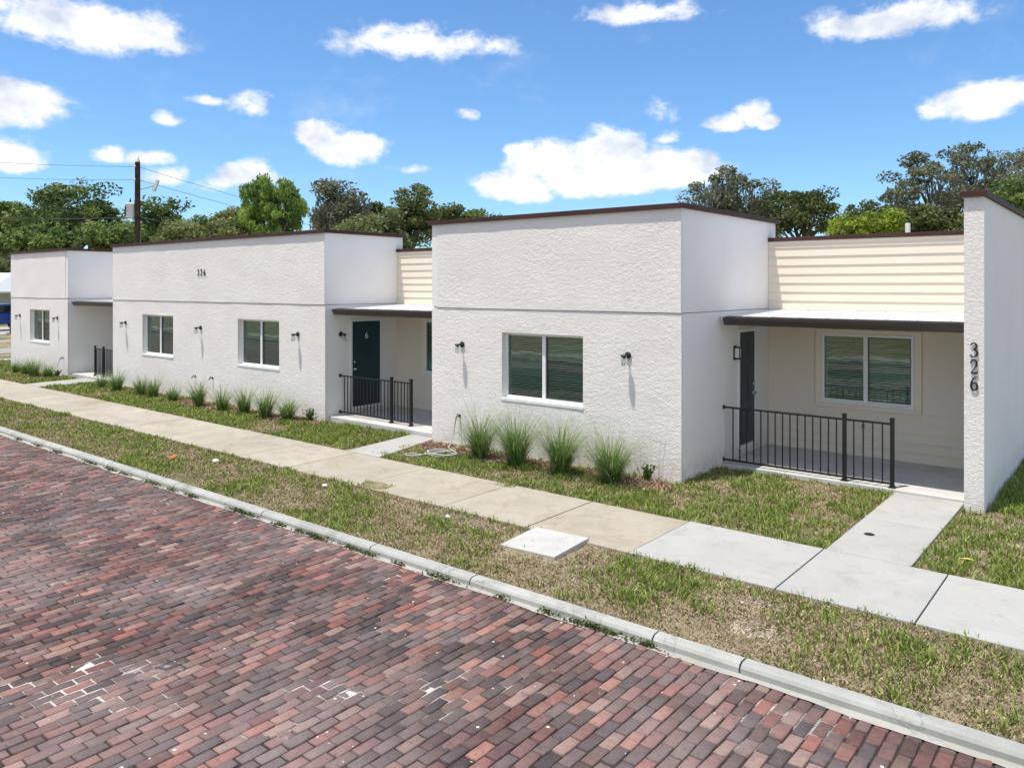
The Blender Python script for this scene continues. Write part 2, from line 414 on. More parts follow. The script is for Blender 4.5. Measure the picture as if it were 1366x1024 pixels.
raw_mesh('brick_street', np.array(V), np.array(F), np.array(T), M['brick'])['kind'] = 'structure'

# sidewalk slabs
def slabs(name, xs, y0, y1, m, z=.02, sway=0, jit=.06, hue=1):
    q = MB()
    for a, bx in zip(xs[:-1], xs[1:]):
        t = 1+random.uniform(-jit, jit); dz = random.uniform(-.003, .003)
        q.box(a+.007, bx-.007, y0, y1, -.1, z+dz, (t, t*(1+hue*random.uniform(-.015, .01)), t*(1+hue*random.uniform(-.04, .02))))
    o = q.build(name, m, bevel=.006); o['kind'] = 'structure'; return o
slabs('old_sidewalk', [-36, -33.9, -31.5, -29.4, -27.2, -25.1, -23.2, -21.4, -19.9, -18.35, -16.81, -15.25, -13.85, -12.39, -11.0, -9.2, -7.43, -5.98, -4.51], 7.63, 9.12, M['old_walk'])
random.seed(12)
slabs('new_sidewalk', [-4.51, -2.85, -1.595, -.1, 1.4, 2.9, 4.4], 7.62, 9.13, M['new_walk'], .022, 0, .02, .0)
def poly_slab(name, poly, m, z=.02, tint=(1, 1, 1)):
    q = MB(); q.prism(poly, lambda a, b_, h: (a, b_, h), -.1, z, tint); o = q.build(name, m, bevel=.006); o['kind'] = 'structure'; return o
def multi_slab(name, polys, m, z=.02):
    q = MB()
    for p in polys:
        t = random.uniform(.97, 1.03); q.prism(p, lambda a, b_, h: (a, b_, h), -.1, z, (t, t, t))
    o = q.build(name, m, bevel=.006); o['kind'] = 'structure'; return o
multi_slab('porch_path', [[(-2.83, 9.14), (-1.95, 9.14), (-1.95, 10.69), (-2.83, 10.69)], [(-2.83, 10.705), (-1.95, 10.705), (-1.95, 12.285), (-2.83, 12.285)]], M['new_walk'], .022)
multi_slab('middle_path', [[(-11.27, 9.13), (-10.40, 9.13), (-10.845, 10.95), (-11.5, 10.95)]], M['new_walk'], .024)
multi_slab('far_path', [[(-26.6, 9.13), (-25.55, 9.13), (-25.6, 10.95), (-26.75, 10.95)]], M['new_walk'], .024)
# strips across the side street seen past the far block
sheet('side_walkway', -36.9, -35.9, 9.1, 60, -.008, M['new_walk'])
m_as = simple('grey_asphalt', (.30, .30, .30), .9, .2, 0, .15, 3)
sheet('side_street', -43.2, -39.9, 9.1, 90, -.012, m_as)
sheet('opposite_walkway', -49.6, -48.2, 9.1, 90, -.012, M['new_walk'])
sheet('driveway', -66, -55.5, 9.1, 24, -.012, M['new_walk'])
sheet('opposite_sidewalk', -120, 60, -6.4, -5.0, -.005, M['new_walk'])
# weeds growing through a notch in the sidewalk
q = MB()
pl_ = []
for k in range(14):
    t = 2*math.pi*k/14; r = 1+.25*noise.noise(Vector((k*.9, 0, 0)))
    pl_.append((-8.97+.27*r*math.cos(t), 7.80+.16*r*math.sin(t)))
q.prism(pl_, lambda a, b_, h: (a, b_, h), .0, .027); o = q.build('sidewalk_gap_soil', M['verge']); o['kind'] = 'structure'
# bare sandy patches in the verge
def blob(name, cx, cy, rx, ry, z, m, seed):
    q = MB(); ring = []; c = len(q.v); q.v.append((cx, cy, z+.004))
    n = 36
    for rr in (.55, 1.):
        for k in range(n):
            t = 2*math.pi*k/n; r = rr*(1+.4*noise.noise(Vector((math.cos(t)*1.6, math.sin(t)*1.6, seed)))+.12*noise.noise(Vector((math.cos(t)*6, math.sin(t)*6, seed))))
            q.v.append((cx+rx*r*math.cos(t), cy+ry*r*math.sin(t), z+(.001+.006*noise.noise(Vector((math.cos(t)*5, math.sin(t)*5, seed))) if rr < 1 else -.024)))
    for k in range(n):
        q.f.append((0, 1+k, 1+(k+1) % n)); q.f.append((1+k, 1+n+k, 1+n+(k+1) % n, 1+(k+1) % n)); q.t += [None, None]
    o = q.build(name, m, smooth=True); o['kind'] = 'structure'; return o
SAND = [(-6.8, 7.38, .62, .17), (-2.9, 7.22, .26, .12), (-2.68, 6.68, .24, .22)]
for k, (a, b_, c_, d_) in enumerate(SAND): blob('bare_soil', a, b_, c_*1.0, d_*1.0, -.004, M['sand'], k*3.3)

# ------------------------------------------------------------------ grass blades
def soil_clods():
    cen = []; tin = []
    for (a, b_, c_, d_) in SAND:
        for _ in range(int(c_*d_*26000)):
            t = random.uniform(0, 2*math.pi); rr = abs(random.gauss(0, .62)); k = random.uniform(.6, 1.25)
            cen.append((a+c_*rr*math.cos(t), b_+d_*rr*math.sin(t), .0+random.random()*.010)); tin.append((.44*k, .37*k, .28*k))
    Vv, Ff, Tt = leafcards(np.array(cen), .022, np.array(tin), 0, 1.0)
    tag(raw_mesh('loose_soil', Vv, Ff, Tt, M['mulch']), 'loose pale sandy soil crumbs in the bare spots of the verge', 'soil', None, 'stuff')
def fbm(x, y, s, k): return noise.noise(Vector((x*s, y*s, k)))
GREEN = np.array([(.14, .20, .035), (.22, .30, .05), (.30, .38, .08), (.38, .44, .14)])
DRY = np.array([(.46, .37, .23), (.36, .28, .17), (.58, .48, .32), (.18, .15, .07)])
def grass(name, label, areas, dens, dry, hmin, hmax, avoid=(), bald=.0, wid=.0056):
    P = []; C = []; H = []
    for (x0, x1, y0, y1) in areas:
        n = int((x1-x0)*(y1-y0)*dens)
        for _ in range(n):
            x = random.uniform(x0, x1); y = random.uniform(y0, y1)
            dd = FX*x+FY*y
            if dd > 14 and random.random() > (14/dd)**1.2: continue
            if any(((x-a)/(c*1.0))**2+((y-b_)/(d*1.0))**2 < 1+.7*fbm(x, y, 6, 4) for a, b_, c, d in avoid) and random.random() < .80: continue
            p = .8*fbm(x, y, .9, 0)+.75*fbm(x, y, 3.3, 5)+.6*fbm(x, y, 9, 8)
            isdry = random.random() < min(.95, max(.05, dry-.75*p))
            if p < -.18+bald:
                if random.random() < .45: continue
                isdry = random.random() < .9
            c = (DRY if isdry else GREEN)[random.randrange(4)]*random.uniform(.6, 1.3)*(1+.35*fbm(x, y, 14, 30))
            far = max(1., dd/11)
            P.append((x, y)); C.append(c); H.append((random.uniform(hmin, hmax)*max(.4, 1+.8*p)*(.6 if isdry else 1), wid*far*random.uniform(.7, 1.4), .0 if not isdry else 1))
    P = np.array(P); C = np.array(C); H = np.array(H); n = len(P)
    th = rng.uniform(0, 2*np.pi, n); lean = rng.uniform(.2, 1.15, n)+H[:, 2]*.6; az = rng.uniform(0, 2*np.pi, n)
    wx, wy = np.cos(th)*H[:, 1], np.sin(th)*H[:, 1]; lx, ly = np.cos(az)*np.sin(lean), np.sin(az)*np.sin(lean); lz = np.cos(np.minimum(lean, 1.45)); h = np.maximum(H[:, 0], .012)
    z0 = np.full(n, -.012); b0 = np.stack([P[:, 0]-wx, P[:, 1]-wy, z0], 1); b1 = np.stack([P[:, 0]+wx, P[:, 1]+wy, z0], 1)
    mx = P[:, 0]+lx*h*.4; my = P[:, 1]+ly*h*.4; mz = h*.62*np.maximum(lz, .35)
    m0 = np.stack([mx-wx*.8, my-wy*.8, mz], 1); m1 = np.stack([mx+wx*.8, my+wy*.8, mz], 1)
    t0 = np.stack([P[:, 0]+lx*h*1.05, P[:, 1]+ly*h*1.05, h*np.maximum(lz, .2)], 1); t1 = t0+np.stack([wx*.15, wy*.15, 0*wx], 1)
    V = np.stack([b0, b1, m0, m1, t0, t1], 1).reshape(-1, 3); i = np.arange(n)*6
    F = np.concatenate([np.stack([i, i+1, i+3, i+2], 1), np.stack([i+2, i+3, i+5, i+4], 1)])
    T = np.concatenate([C*.92, C])
    o = raw_mesh(name, V, F, T, M['blade']); tag(o, label, 'grass', None, 'stuff'); return o
COVER = (-5.46, 7.31, .56, .52)
NOTCH = (-8.97, 7.80, .25, .14)
grass('verge_grass', 'patchy dry and green grass on the strip between brick street and sidewalk',
      [(-12, 1.5, 6.07, 7.66), (-25, -12, 6.07, 7.64)], 3600, .84, .022, .07, [(a, b_, c, d) for a, b_, c, d in SAND]+[COVER], .0)
MULCH = [(-10.15, 10.45, .55, .30), (-8.55, 10.35, .5, .28), (-7.75, 10.45, .4, .25), (-5.95, 10.45, .52, .30), (-6.7, 10.55, .4, .2), (-14.6, 10.55, .65, .26), (-15.6, 10.5, .6, .25), (-16.8, 10.45, .6, .22),
         (-18.0, 10.4, .6, .25), (-19.4, 10.45, .6, .22), (-20.8, 10.5, .5, .2), (-22.3, 10.45, .8, .22), (-28.3, 10.45, .6, .28), (-29.5, 10.3, .9, .3), (-9.4, 10.5, .4, .25)]
grass('lawn_grass', 'green lawn tufts between the sidewalk and the white building',
      [(-5.5, -2.86, 9.13, 12.25), (-10.4, -5.5, 9.13, 10.8), (-10.8, -10.4, 9.3, 10.5), (-14.2, -11.5, 9.13, 10.94), (-24.6, -14.2, 9.13, 10.8), (-25.5, -24.6, 9.13, 10.9), (-33, -26.75, 9.13, 10.8), (-36, -33, 9.13, 14)], 3000, .54, .03, .085, MULCH, .06)
grass('right_lawn_grass', 'green lawn beside the end wall at the right edge', [(-1.93, 1.0, 9.14, 11.94), (-1.64, 2.2, 11.94, 19)], 2100, .30, .04, .095)
grass('sidewalk_weeds', 'green weeds filling a notch in the beige sidewalk', [(-9.25, -8.7, 7.66, 7.97), (-7.62, -7.3, 8.95, 9.13)], 2600, .1, .03, .06)
# weeds along the curb foot
def leafcards(cent, size, tints, flat=.0, stretch=1.0, updir=None):
    n = len(cent); a = rng.normal(size=(n, 3)); a[:, 2] *= (1-flat); a /= np.linalg.norm(a, axis=1, keepdims=True)
    b_ = rng.normal(size=(n, 3)); b_ -= (b_*a).sum(1, keepdims=True)*a; b_ /= np.linalg.norm(b_, axis=1, keepdims=True)
    s = (size*rng.uniform(.6, 1.3, n))[:, None]
    if updir is not None: a = updir/np.linalg.norm(updir, axis=1, keepdims=True); b_ = rng.normal(size=(n, 3)); b_ -= (b_*a).sum(1, keepdims=True)*a; b_ /= np.linalg.norm(b_, axis=1, keepdims=True)
    nn = np.cross(a, b_)
    p0 = cent-a*s*.5*stretch; p1 = cent+b_*s*.30+nn*s*.08; p2 = cent+a*s*.5*stretch; p3 = cent-b_*s*.30+nn*s*.08
    V = np.stack([p0, p1, p2, p3], 1).reshape(-1, 3); i = np.arange(n)*4
    return V, np.stack([i, i+1, i+2, i+3], 1), tints
soil_clods()
cen = []; tin = []
for (x, r, k) in [(-17.5, .08, 30), (-15.6, .10, 40), (-14.2, .12, 60), (-12.9, .08, 25), (-12.0, .14, 70), (-10.8, .1, 50), (-9.5, .16, 120), (-8.6, .06, 30), (-7.9, .10, 90), (-7.2, .1, 60), (-6.9, .07, 40), (-6.4, .05, 20), (-5.75, .1, 60), (-4.9, .04, 20), (-4.35, .05, 20), (-3.85, .15, 150), (-3.3, .05, 40), (-16.5, .1, 30), (-13.4, .1, 50), (-11.4, .08, 30), (-8.2, .05, 30)]:
    for _ in range(k*2):
        g = abs(random.gauss(0, 1)); cen.append((x+random.gauss(0, r*1.2), 5.905-abs(random.gauss(0, .022)), STREET_Z+.012+abs(random.gauss(0, .018)))); c = random.uniform(.7, 1.3); tin.append((.085*c, .125*c, .030*c) if random.random() < .8 else (.2*c, .15*c, .07*c))
Vv, Ff, Tt = leafcards(np.array(cen), .035, np.array(tin))
tag(raw_mesh('curb_weeds', Vv, Ff, Tt, M['leaf']), 'small green weeds sprouting along the foot of the curb', 'weeds', None, 'stuff')

# mulch chips
cen = []; tin = []
for (a, b_, c_, d_) in MULCH:
    for _ in range(int(c_*d_*9500 if a > -16 else c_*d_*4000)):
        t = random.uniform(0, 2*math.pi); r = math.sqrt(random.random())*(1+.25*fbm(a+math.cos(t), b_+math.sin(t), 2, 6))
        y = b_+d_*r*math.sin(t)
        if y > 10.81: continue
        k = random.uniform(.6, 1.35); cen.append((a+c_*r*math.cos(t), y, .004+random.random()*.022)); tin.append((.46*k, .28*k, .22*k) if random.random() < .7 else (.30*k, .22*k, .17*k))
Vv, Ff, Tt = leafcards(np.array(cen), .045, np.array(tin), 0, 1.3)
tag(raw_mesh('mulch_bed', Vv, Ff, Tt, M['mulch']), 'reddish wood mulch scattered at the foot of the walls', 'mulch', None, 'stuff')

# ------------------------------------------------------------------ the building
FYW = 10.86
bld = thing('apartment_building', 'low white stucco building in three flat-roofed blocks with cream siding porches between', 'building', (-14, 11, 0))
bld.location = (0, 0, 0)

def breaks(lo, hi, step, extra):
    p = sorted(set([lo, hi]+[e for e in extra if lo < e < hi])); out = []
    for a, b_ in zip(p[:-1], p[1:]):
        n = max(1, round((b_-a)/step)); out += [a+(b_-a)*k/n for k in range(n)]
    return np.array(out+[hi])
def relief_wall(name, x0, x1, z0, z1, y, holes, step, amp, seed=0, skirt=.05):
    xs = breaks(x0, x1, step, [h[0] for h in holes]+[h[1] for h in holes]); zs = breaks(z0, z1, step, [h[2] for h in holes]+[h[3] for h in holes])
    nx, nz = len(xs), len(zs); V = np.zeros((nx, nz, 3))
    for i, x in enumerate(xs):
        for j, z in enumerate(zs):
            d = amp*(noise.noise(Vector((x*1.1, z*1.5, seed)))*1.0+noise.noise(Vector((x*3.5, z*5, seed+3)))*.35)
            if step < .035:
                qx = x+.10*noise.noise(Vector((x*4, z*4, seed+2))); qz = z+.08*noise.noise(Vector((x*4, z*4, seed+6)))
                patch = .55+.8*max(0, .5+noise.noise(Vector((x*.9, z*.9, seed+30))))
                d += amp*patch*(.36*noise.noise(Vector((qx*10, qz*17, seed+9)))+.40*noise.noise(Vector((qx*19, qz*30, seed+11))))
            edge = min(x-x0, x1-x, z-z0, z1-z)
            for h in holes: edge = min(edge, max(h[0]-x, x-h[1], h[2]-z, z-h[3]))
            k = min(1, max(0, edge/.05))
            V[i, j] = (x, y-abs(d)*0-d*k, z)
    idx = np.arange(nx*nz).reshape(nx, nz); F = []
    for i in range(nx-1):
        for j in range(nz-1):
            xc, zc = (xs[i]+xs[i+1])/2, (zs[j]+zs[j+1])/2
            if any(h[0] < xc < h[1] and h[2] < zc < h[3] for h in holes): continue
            F.append((idx[i, j], idx[i+1, j], idx[i+1, j+1], idx[i, j+1]))
    Vf = list(map(tuple, V.reshape(-1, 3))); F = [tuple(map(int, f)) for f in F]
    # thickness: rim back and reveals
    def rim(a0, a1, c0, c1, dep, inward):
        i = len(Vf); Vf.extend([(a0, y, c0), (a1, y, c0), (a1, y, c1), (a0, y, c1), (a0, y+dep, c0), (a1, y+dep, c0), (a1, y+dep, c1), (a0, y+dep, c1)])
        for k in range(4): F.append((i+k, i+(k+1) % 4, i+4+(k+1) % 4, i+4+k))
    rim(x0, x1, z0, z1, skirt, False)
    for h in holes: rim(*h, .16, True)
    me = bpy.data.meshes.new(name); me.from_pydata(Vf, [], F); me.update(); me.materials.append(M['stucco'])
    me.polygons.foreach_set('use_smooth', [len(set(round(Vf[v][1], 4) for v in f)) >= 0 and k < len(F)-4*(1+len(holes)) for k, f in enumerate(F)])
    o = bpy.data.objects.new(name, me); COL.objects.link(o); o.parent = bld; return o

def block(x0, x1, yb, holes, step, seed, ux0, ux1):
    """one stucco block: front, side and back walls, thicker upper coat, coping"""
    relief_wall('front_wall', x0, x1, 0-.12, 2.58, FYW, holes, step, .006, seed)
    relief_wall('upper_front_wall', ux0, ux1, 2.595, 4.2, FYW-.012, [], step, .006, seed+20, .062)
    g = MB(); g.box(ux0, ux1, FYW-.0, FYW+.02, 2.58, 2.5945); g.build('joint_strip', M['joint_grey'], bld)
    q = MB(); ya = FYW+.002
    fx = .004
    q.box(x0+fx, x0+.2, FYW+.0505, yb, -.12, 4.2); q.box(x1-.2, x1, FYW+.0505, yb, -.12, 2.583); q.box(x1-.2, x1-.0025, FYW+.0505, yb, 2.594, 4.2)
    q.box(x0+.2, x1-.2, yb-.2, yb, -.12, 4.2)
    q.box(x0+fx, x1-.2, ya+.16, ya+.30, 2.4, 4.2); q.box(x0+fx, ux0+.1, ya-.004, FYW+.0495, 2.61, 4.2); q.box(ux1-.1, x1-.003, FYW+.004, FYW+.0495, 2.61, 4.2)
    q.box(x0+.2, x1-.2, ya+.3, yb-.2, 3.7, 3.8)
    q.build('side_wall', M['stucco_smooth'], bld)
    c = MB(); o_ = .052; w = .26; zt0, zt1 = 4.195, 4.272
    ys = FYW-.012
    c.box(x0-o_, x1+o_, ys-o_, ys+w, zt0, zt1); c.box(x0-o_, x0+w, ys+w, yb-w, zt0, zt1-.001); c.box(x1-w, x1+o_, ys+w, yb-w, zt0, zt1-.001); c.box(x0-o_, x1+o_, yb-w, yb+o_, zt0, zt1)
    cp = c.build('coping', M['coping'], bld, bevel=.004)
WB = (-9.06, -7.30, .99, 2.17); WA1 = (-22.69, -20.91, 1.05, 2.19); WA2 = (-17.68, -15.92, 1.05, 2.19); WC = (-31.15, -29.40, 1.06, 2.19)
M['joint_grey'] = simple('grey_joint', (.25, .25, .25), .9, .1)
block(-10.84, -5.5, 14.74, [WB], .0165, 0, -10.69, -5.502)
block(-24.58, -14.18, 13.19, [WA1, WA2], .028, 40, -24.57, -14.19)
block(-32.98, -27.9, 13.19, [WC], .05, 80, -32.97, -28.06)

# main rear mass and lower roofs
q = MB(); q.box(-32.9, -2.0, 14.80, 24, -.12, 3.68); q.box(-24.5, -10.9, 13.25, 14.8, -.12, 3.68); q.box(-32.9, -24.5, 13.25, 14.8, -.12, 3.68); q.build('rear_wall', M['stucco_smooth'], bld)
q = MB(); q.box(-32.9, -2.0, 14.805, 24.1, 3.681, 3.74); q.box(-32.9, -10.9, 13.42, 14.805, 3.681, 3.739); q.build('flat_roof', M['roof'], bld)
vp = thing('vent_pipe', 'short pale vent pipe standing on the flat roof behind the right porch', 'vent pipe', (*world_at(1211, 300, 19.5)[:2], 3.74))
q = MB(); q.lathe((0, 0, 0), [(.0, .0), (.12, 0), (.12, .03), (.06, .05), (.06, .84), (.05, .84), (.05, .7)], 16); q.build('pipe', simple('weathered_pvc', (.34, .33, .29)), vp, True)
# end wall
q = MB(); q.box(-1.9, -1.67, 11.953, 24, -.12, 4.2); q.build('side_wall', M['stucco_smooth'], bld)
def rw2():
    o = relief_wall('end_wall_front', -1.902, -1.668, -.12, 4.2, 11.95, [], .04, .002, 5, .02); return o
rw2()
q = MB(); q.box(-1.94, -1.63, 11.90, 24.04, 4.19, 4.272); q.build('coping', M['coping'], bld, bevel=.004)

def lap(q, x0, x1, y, z0, z1, ex=.162, holes=(), lip=.020):
    z = z0
    while z < z1-.01:
        zt = min(z+ex, z1); segs = [(x0, x1)]
        for h in holes:
            if h[2]-.001 < zt and h[3]+.001 > z:
                ns = []
                for a, b_ in segs:
                    if h[0] > a: ns.append((a, min(b_, h[0])))
                    if h[1] < b_: ns.append((max(a, h[1]), b_))
                segs = ns
        for a, b_ in segs:
            # wedge: thick at the bottom edge
            i = len(q.v); q.v += [(a, y-lip, z-.002), (b_, y-lip, z-.002), (b_, y-.006, zt+.006), (a, y-.006, zt+.006), (a, y, z), (b_, y, z), (b_, y, zt+.006), (a, y, zt+.006)]
            for f in ((0, 1, 2, 3), (4, 5, 1, 0), (0, 3, 7, 4), (1, 5, 6, 2)): q.f.append(tuple(i+k for k in f)); q.t.append(None)
        z = zt
def porch(x0, x1, ywall, yg, xg, slab_y, slab_z, wall_holes, mirror=False, xr=None):
    xr = x1 if xr is None else xr
    # siding above and below the canopy
    q = MB(); lap(q, x0+.001, x1-.001, ywall, 2.58, 3.80, .162, (), .025); q.box(x0+.001, x1-.001, ywall, ywall+.2, 2.4, 3.80); q.build('upper_siding', M['siding'], bld)
    q = MB(); lap(q, x0+.001, x1-.001, ywall, slab_z, 2.5, .162, [(h[0]-.13, h[1]+.13, h[2]-.13, h[3]+.09) for h in wall_holes], .024)
    # backing wall with the window openings left open
    xs = sorted([x0, x1]+[e for h in wall_holes for e in h[:2] if x0 < e < x1])
    for a, b_ in zip(xs[:-1], xs[1:]):
        hh = [h for h in wall_holes if h[0] <= (a+b_)/2 <= h[1]]
        if hh: q.box(a, b_, ywall, ywall+.18, 0, hh[0][2]); q.box(a, b_, ywall, ywall+.18, hh[0][3], 2.4)
        else: q.box(a, b_, ywall, ywall+.18, 0, 2.4)
    q.build('porch_siding', M['siding'], bld)
    q = MB(); q.box(x0+.002, x1-.002, ywall-.03, ywall-.001, 3.78, 3.835); q.build('frieze_board', M['cream_trim'], bld)
    q = MB(); q.box(x0+.002, x1-.002, ywall-.052, ywall+.24, 3.832, 3.905); q.build('coping', M['coping'], bld, bevel=.004)
    # canopy
    q = MB(); g0, g1 = xg
    fn = lambda a, b_, h: (h, a, b_)
    q.prism([(yg+.11, 2.43), (yg+.11, 2.500), (ywall-.025, 2.572), (ywall-.025, 2.43)], fn, x0+.012, x1-.004)
    # standing seams
    x = x0+.4
    while x < x1-.1:
        q.prism([(yg+.12, 2.500), (yg+.12, 2.512), (ywall-.03, 2.584), (ywall-.03, 2.572)], fn, x, x+.012); x += .42
    cn = q.build('canopy', M['canopy'], bld)
    q = MB()
    prof = [(yg+.108, 2.502), (yg+.108, 2.375), (yg+.045, 2.365), (yg+.03, 2.40), (yg-.004, 2.45), (yg-.012, 2.492), (yg+.0, 2.496), (yg+.004, 2.486), (yg+.014, 2.45), (yg+.05, 2.40), (yg+.09, 2.39), (yg+.098, 2.502)]
    q.prism(prof, fn, g0, g1)
    for xx in (g0, g1-.004): q.prism([(yg+.107, 2.50), (yg+.107, 2.376), (yg+.045, 2.366), (yg+.03, 2.40), (yg-.003, 2.45), (yg-.011, 2.492)], fn, xx+.0005, xx+.0035)
    q.prism([(yg+.109, 2.498), (yg+.109, 2.507), (yg+.2, 2.512), (yg+.2, 2.506)], fn, g0, g1)
    q.build('gutter', M['gutter'], cn)
    # slab
    q = MB(); q.box(x0, xr, slab_y, ywall+.05, -.1, slab_z); q.build('porch_slab', M['concrete_porch'], bld, bevel=.008)
WD = (-4.52, -3.02, .97, 2.165); WAB = (-13.2, -11.75, .98, 2.21)
porch(-5.5, -1.9, 14.40, 12.13, (-5.40, -1.905), 12.29, .055, [WD])
porch(-14.18, -10.84, 13.02, 10.95, (-14.05, -10.86), 10.97, .10, [WAB])
porch(-27.9, -24.58, 13.02, 10.95, (-27.8, -24.7), 10.97, .10, [])

# windows (facing the street)
def window(x0, x1, z0, z1, y, sill=True, trim=False, blind_open=.5):
    w = MB(); fw = .045; yo = y
    w.box(x0, x0+fw, yo, yo+.07, z0, z1); w.box(x1-fw, x1, yo, yo+.07, z0, z1); w.box(x0+fw, x1-fw, yo, yo+.07, z1-fw, z1); w.box(x0+fw, x1-fw, yo, yo+.07, z0, z0+fw)
    xm = (x0+x1)/2-.01; w.box(xm-.035, xm+.035, yo-.006, yo+.06, z0+fw, z1-fw)
    fr = w.build('window', M['vinyl'], bld, bevel=.004)
    # sliding sash on the right
    s = MB(); a, b_ = xm+.035, x1-fw; t = .018
    s.box(a, a+t, yo+.012, yo+.04, z0+fw, z1-fw); s.box(b_-t, b_, yo+.012, yo+.04, z0+fw, z1-fw); s.box(a+t, b_-t, yo+.012, yo+.04, z1-fw-t, z1-fw); s.box(a+t, b_-t, yo+.012, yo+.04, z0+fw, z0+fw+t)
    s.build('sash', M['sash'], fr)
    for (pa, pb, py) in ((x0+fw, xm-.035, yo+.03), (xm+.035, x1-fw, yo+.026)):
        p = MB(); p.quad((pa, py, z0+fw), (pb, py, z0+fw), (pb, py, z1-fw), (pa, py, z1-fw)); p.build('pane', M['pane'], fr)
    bl = MB(); z = z0+fw+.02
    while z < z1-fw:
        for (pa, pb) in ((x0+fw+.01, xm-.04), (xm+.04, x1-fw-.01)):
            tl = .5+.5*noise.noise(Vector((pa*2.1, z*2.3, 4)))+.12*random.random(); hh_ = .014+.024*tl; dp_ = .026-.012*tl; j1, j2 = random.gauss(0, .0012), random.gauss(0, .0012)
            bl.quad((pa, yo+.062, z+j1), (pb, yo+.062, z+j2), (pb, yo+.062+dp_, z+hh_+j2), (pa, yo+.062+dp_, z+hh_+j1))
        z += .043
    bl.build('blind', M['blind'], fr)
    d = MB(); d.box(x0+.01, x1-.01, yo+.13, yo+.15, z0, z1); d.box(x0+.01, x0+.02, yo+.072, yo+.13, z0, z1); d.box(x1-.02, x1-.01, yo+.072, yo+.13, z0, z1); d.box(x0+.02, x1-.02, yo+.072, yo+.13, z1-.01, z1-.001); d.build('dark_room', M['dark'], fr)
    if sill:
        s = MB(); s.box(x0-.02, x1+.015, y-.118, y-.002, z0-.05, z0+.004); s.build('sill', M['trim'], fr, bevel=.005)
    if trim:
        s = MB(); k = .115; yy = yo+.035
        s.box(x0-k, x0-.002, yy-.028, yy+.02, z0-k, z1+.075); s.box(x1+.002, x1+k, yy-.028, yy+.02, z0-k, z1+.075); s.box(x0-.002, x1+.002, yy-.029, yy+.02, z1+.002, z1+.075); s.box(x0-.002, x1+.002, yy-.029, yy+.02, z0-k, z0-.03)
        s.build('casing', M['cream_trim'], fr, bevel=.003)
        s = MB(); s.box(x0-.02, x1+.02, yo-.03, yo-.001, z0-.03, z0+.004); s.build('sill', M['trim'], fr)
    return fr
window(*WB, FYW+.105)
window(*WA1, FYW+.105); window(*WA2, FYW+.105); window(*WC, FYW+.105)
window(*WD, 14.40-.04, False, True)
window(*WAB, 13.02-.04, False, True)

# digits as cut metal ribbons; strokes are (x, y, half width) in a 0.62 x 1 cell
DIG = {'3': [[(.06, .80, .035), (.12, .92, .045), (.27, .985, .04), (.42, .93, .06), (.49, .78, .075), (.43, .62, .06), (.25, .53, .035)], [(.25, .53, .035), (.45, .46, .055), (.54, .28, .08), (.45, .09, .06), (.26, .015, .04), (.10, .06, .05), (.05, .17, .05)]],
       '2': [[(.06, .74, .045), (.11, .90, .05), (.28, .985, .04), (.45, .90, .06), (.50, .72, .075), (.42, .50, .055), (.24, .26, .04), (.08, .07, .04)], [(.08, .06, .05), (.30, .055, .06), (.52, .07, .055), (.56, .20, .025)]],
       '6': [[(.50, .95, .025), (.34, .90, .04), (.18, .72, .06), (.09, .45, .075), (.10, .22, .075), (.20, .06, .055), (.32, .015, .04), (.46, .08, .055), (.54, .26, .075), (.48, .47, .06), (.35, .56, .035), (.20, .50, .035), (.12, .36, .03)]]}
def digit(q, ch, fn, size, dep):
    for st in DIG[ch]:
        pts = [(a*size, b_*size, w*size) for a, b_, w in st]
        # resample smooth
        P = []
        for k in range(len(pts)-1):
            p0 = pts[max(k-1, 0)]; p1 = pts[k]; p2 = pts[k+1]; p3 = pts[min(k+2, len(pts)-1)]
            for s in range(5):
                t = s/5; P.append(tuple(.5*((2*b1)+(-a1+c1)*t+(2*a1-5*b1+4*c1-d1)*t*t+(-a1+3*b1-3*c1+d1)*t**3) for a1, b1, c1, d1 in zip(p0, p1, p2, p3)))
        P.append(pts[-1]); Lh = []; Rh = []
        for k, (a, b_, w) in enumerate(P):
            n0 = P[min(k+1, len(P)-1)]; n1 = P[max(k-1, 0)]; dx, dy = n0[0]-n1[0], n0[1]-n1[1]; l = math.hypot(dx, dy) or 1
            Lh.append((a-dy/l*w, b_+dx/l*w)); Rh.append((a+dy/l*w, b_-dx/l*w))
        for k in range(len(P)-1): q.prism([Lh[k], Lh[k+1], Rh[k+1], Rh[k]], fn, 0, dep)
def number_front(txt, x, z, y, size, vertical, m):
    for k, ch in enumerate(txt):
        xx, zz = (x, z-k*size*1.17) if vertical else (x+k*size*.95, z)
        q = MB(); digit(q, ch, (lambda a, b_, h, xx=xx, zz=zz: (xx+a*.82, y-h-.004, zz+b_)), size, .012); q.build('house_number', m, bld)
number_front('326', -1.83, 2.06, 11.945, .19, True, M['black_matt'])
number_front('326', -19.58, 3.285, FYW-.012-.004, .165, False, M['black_matt'])

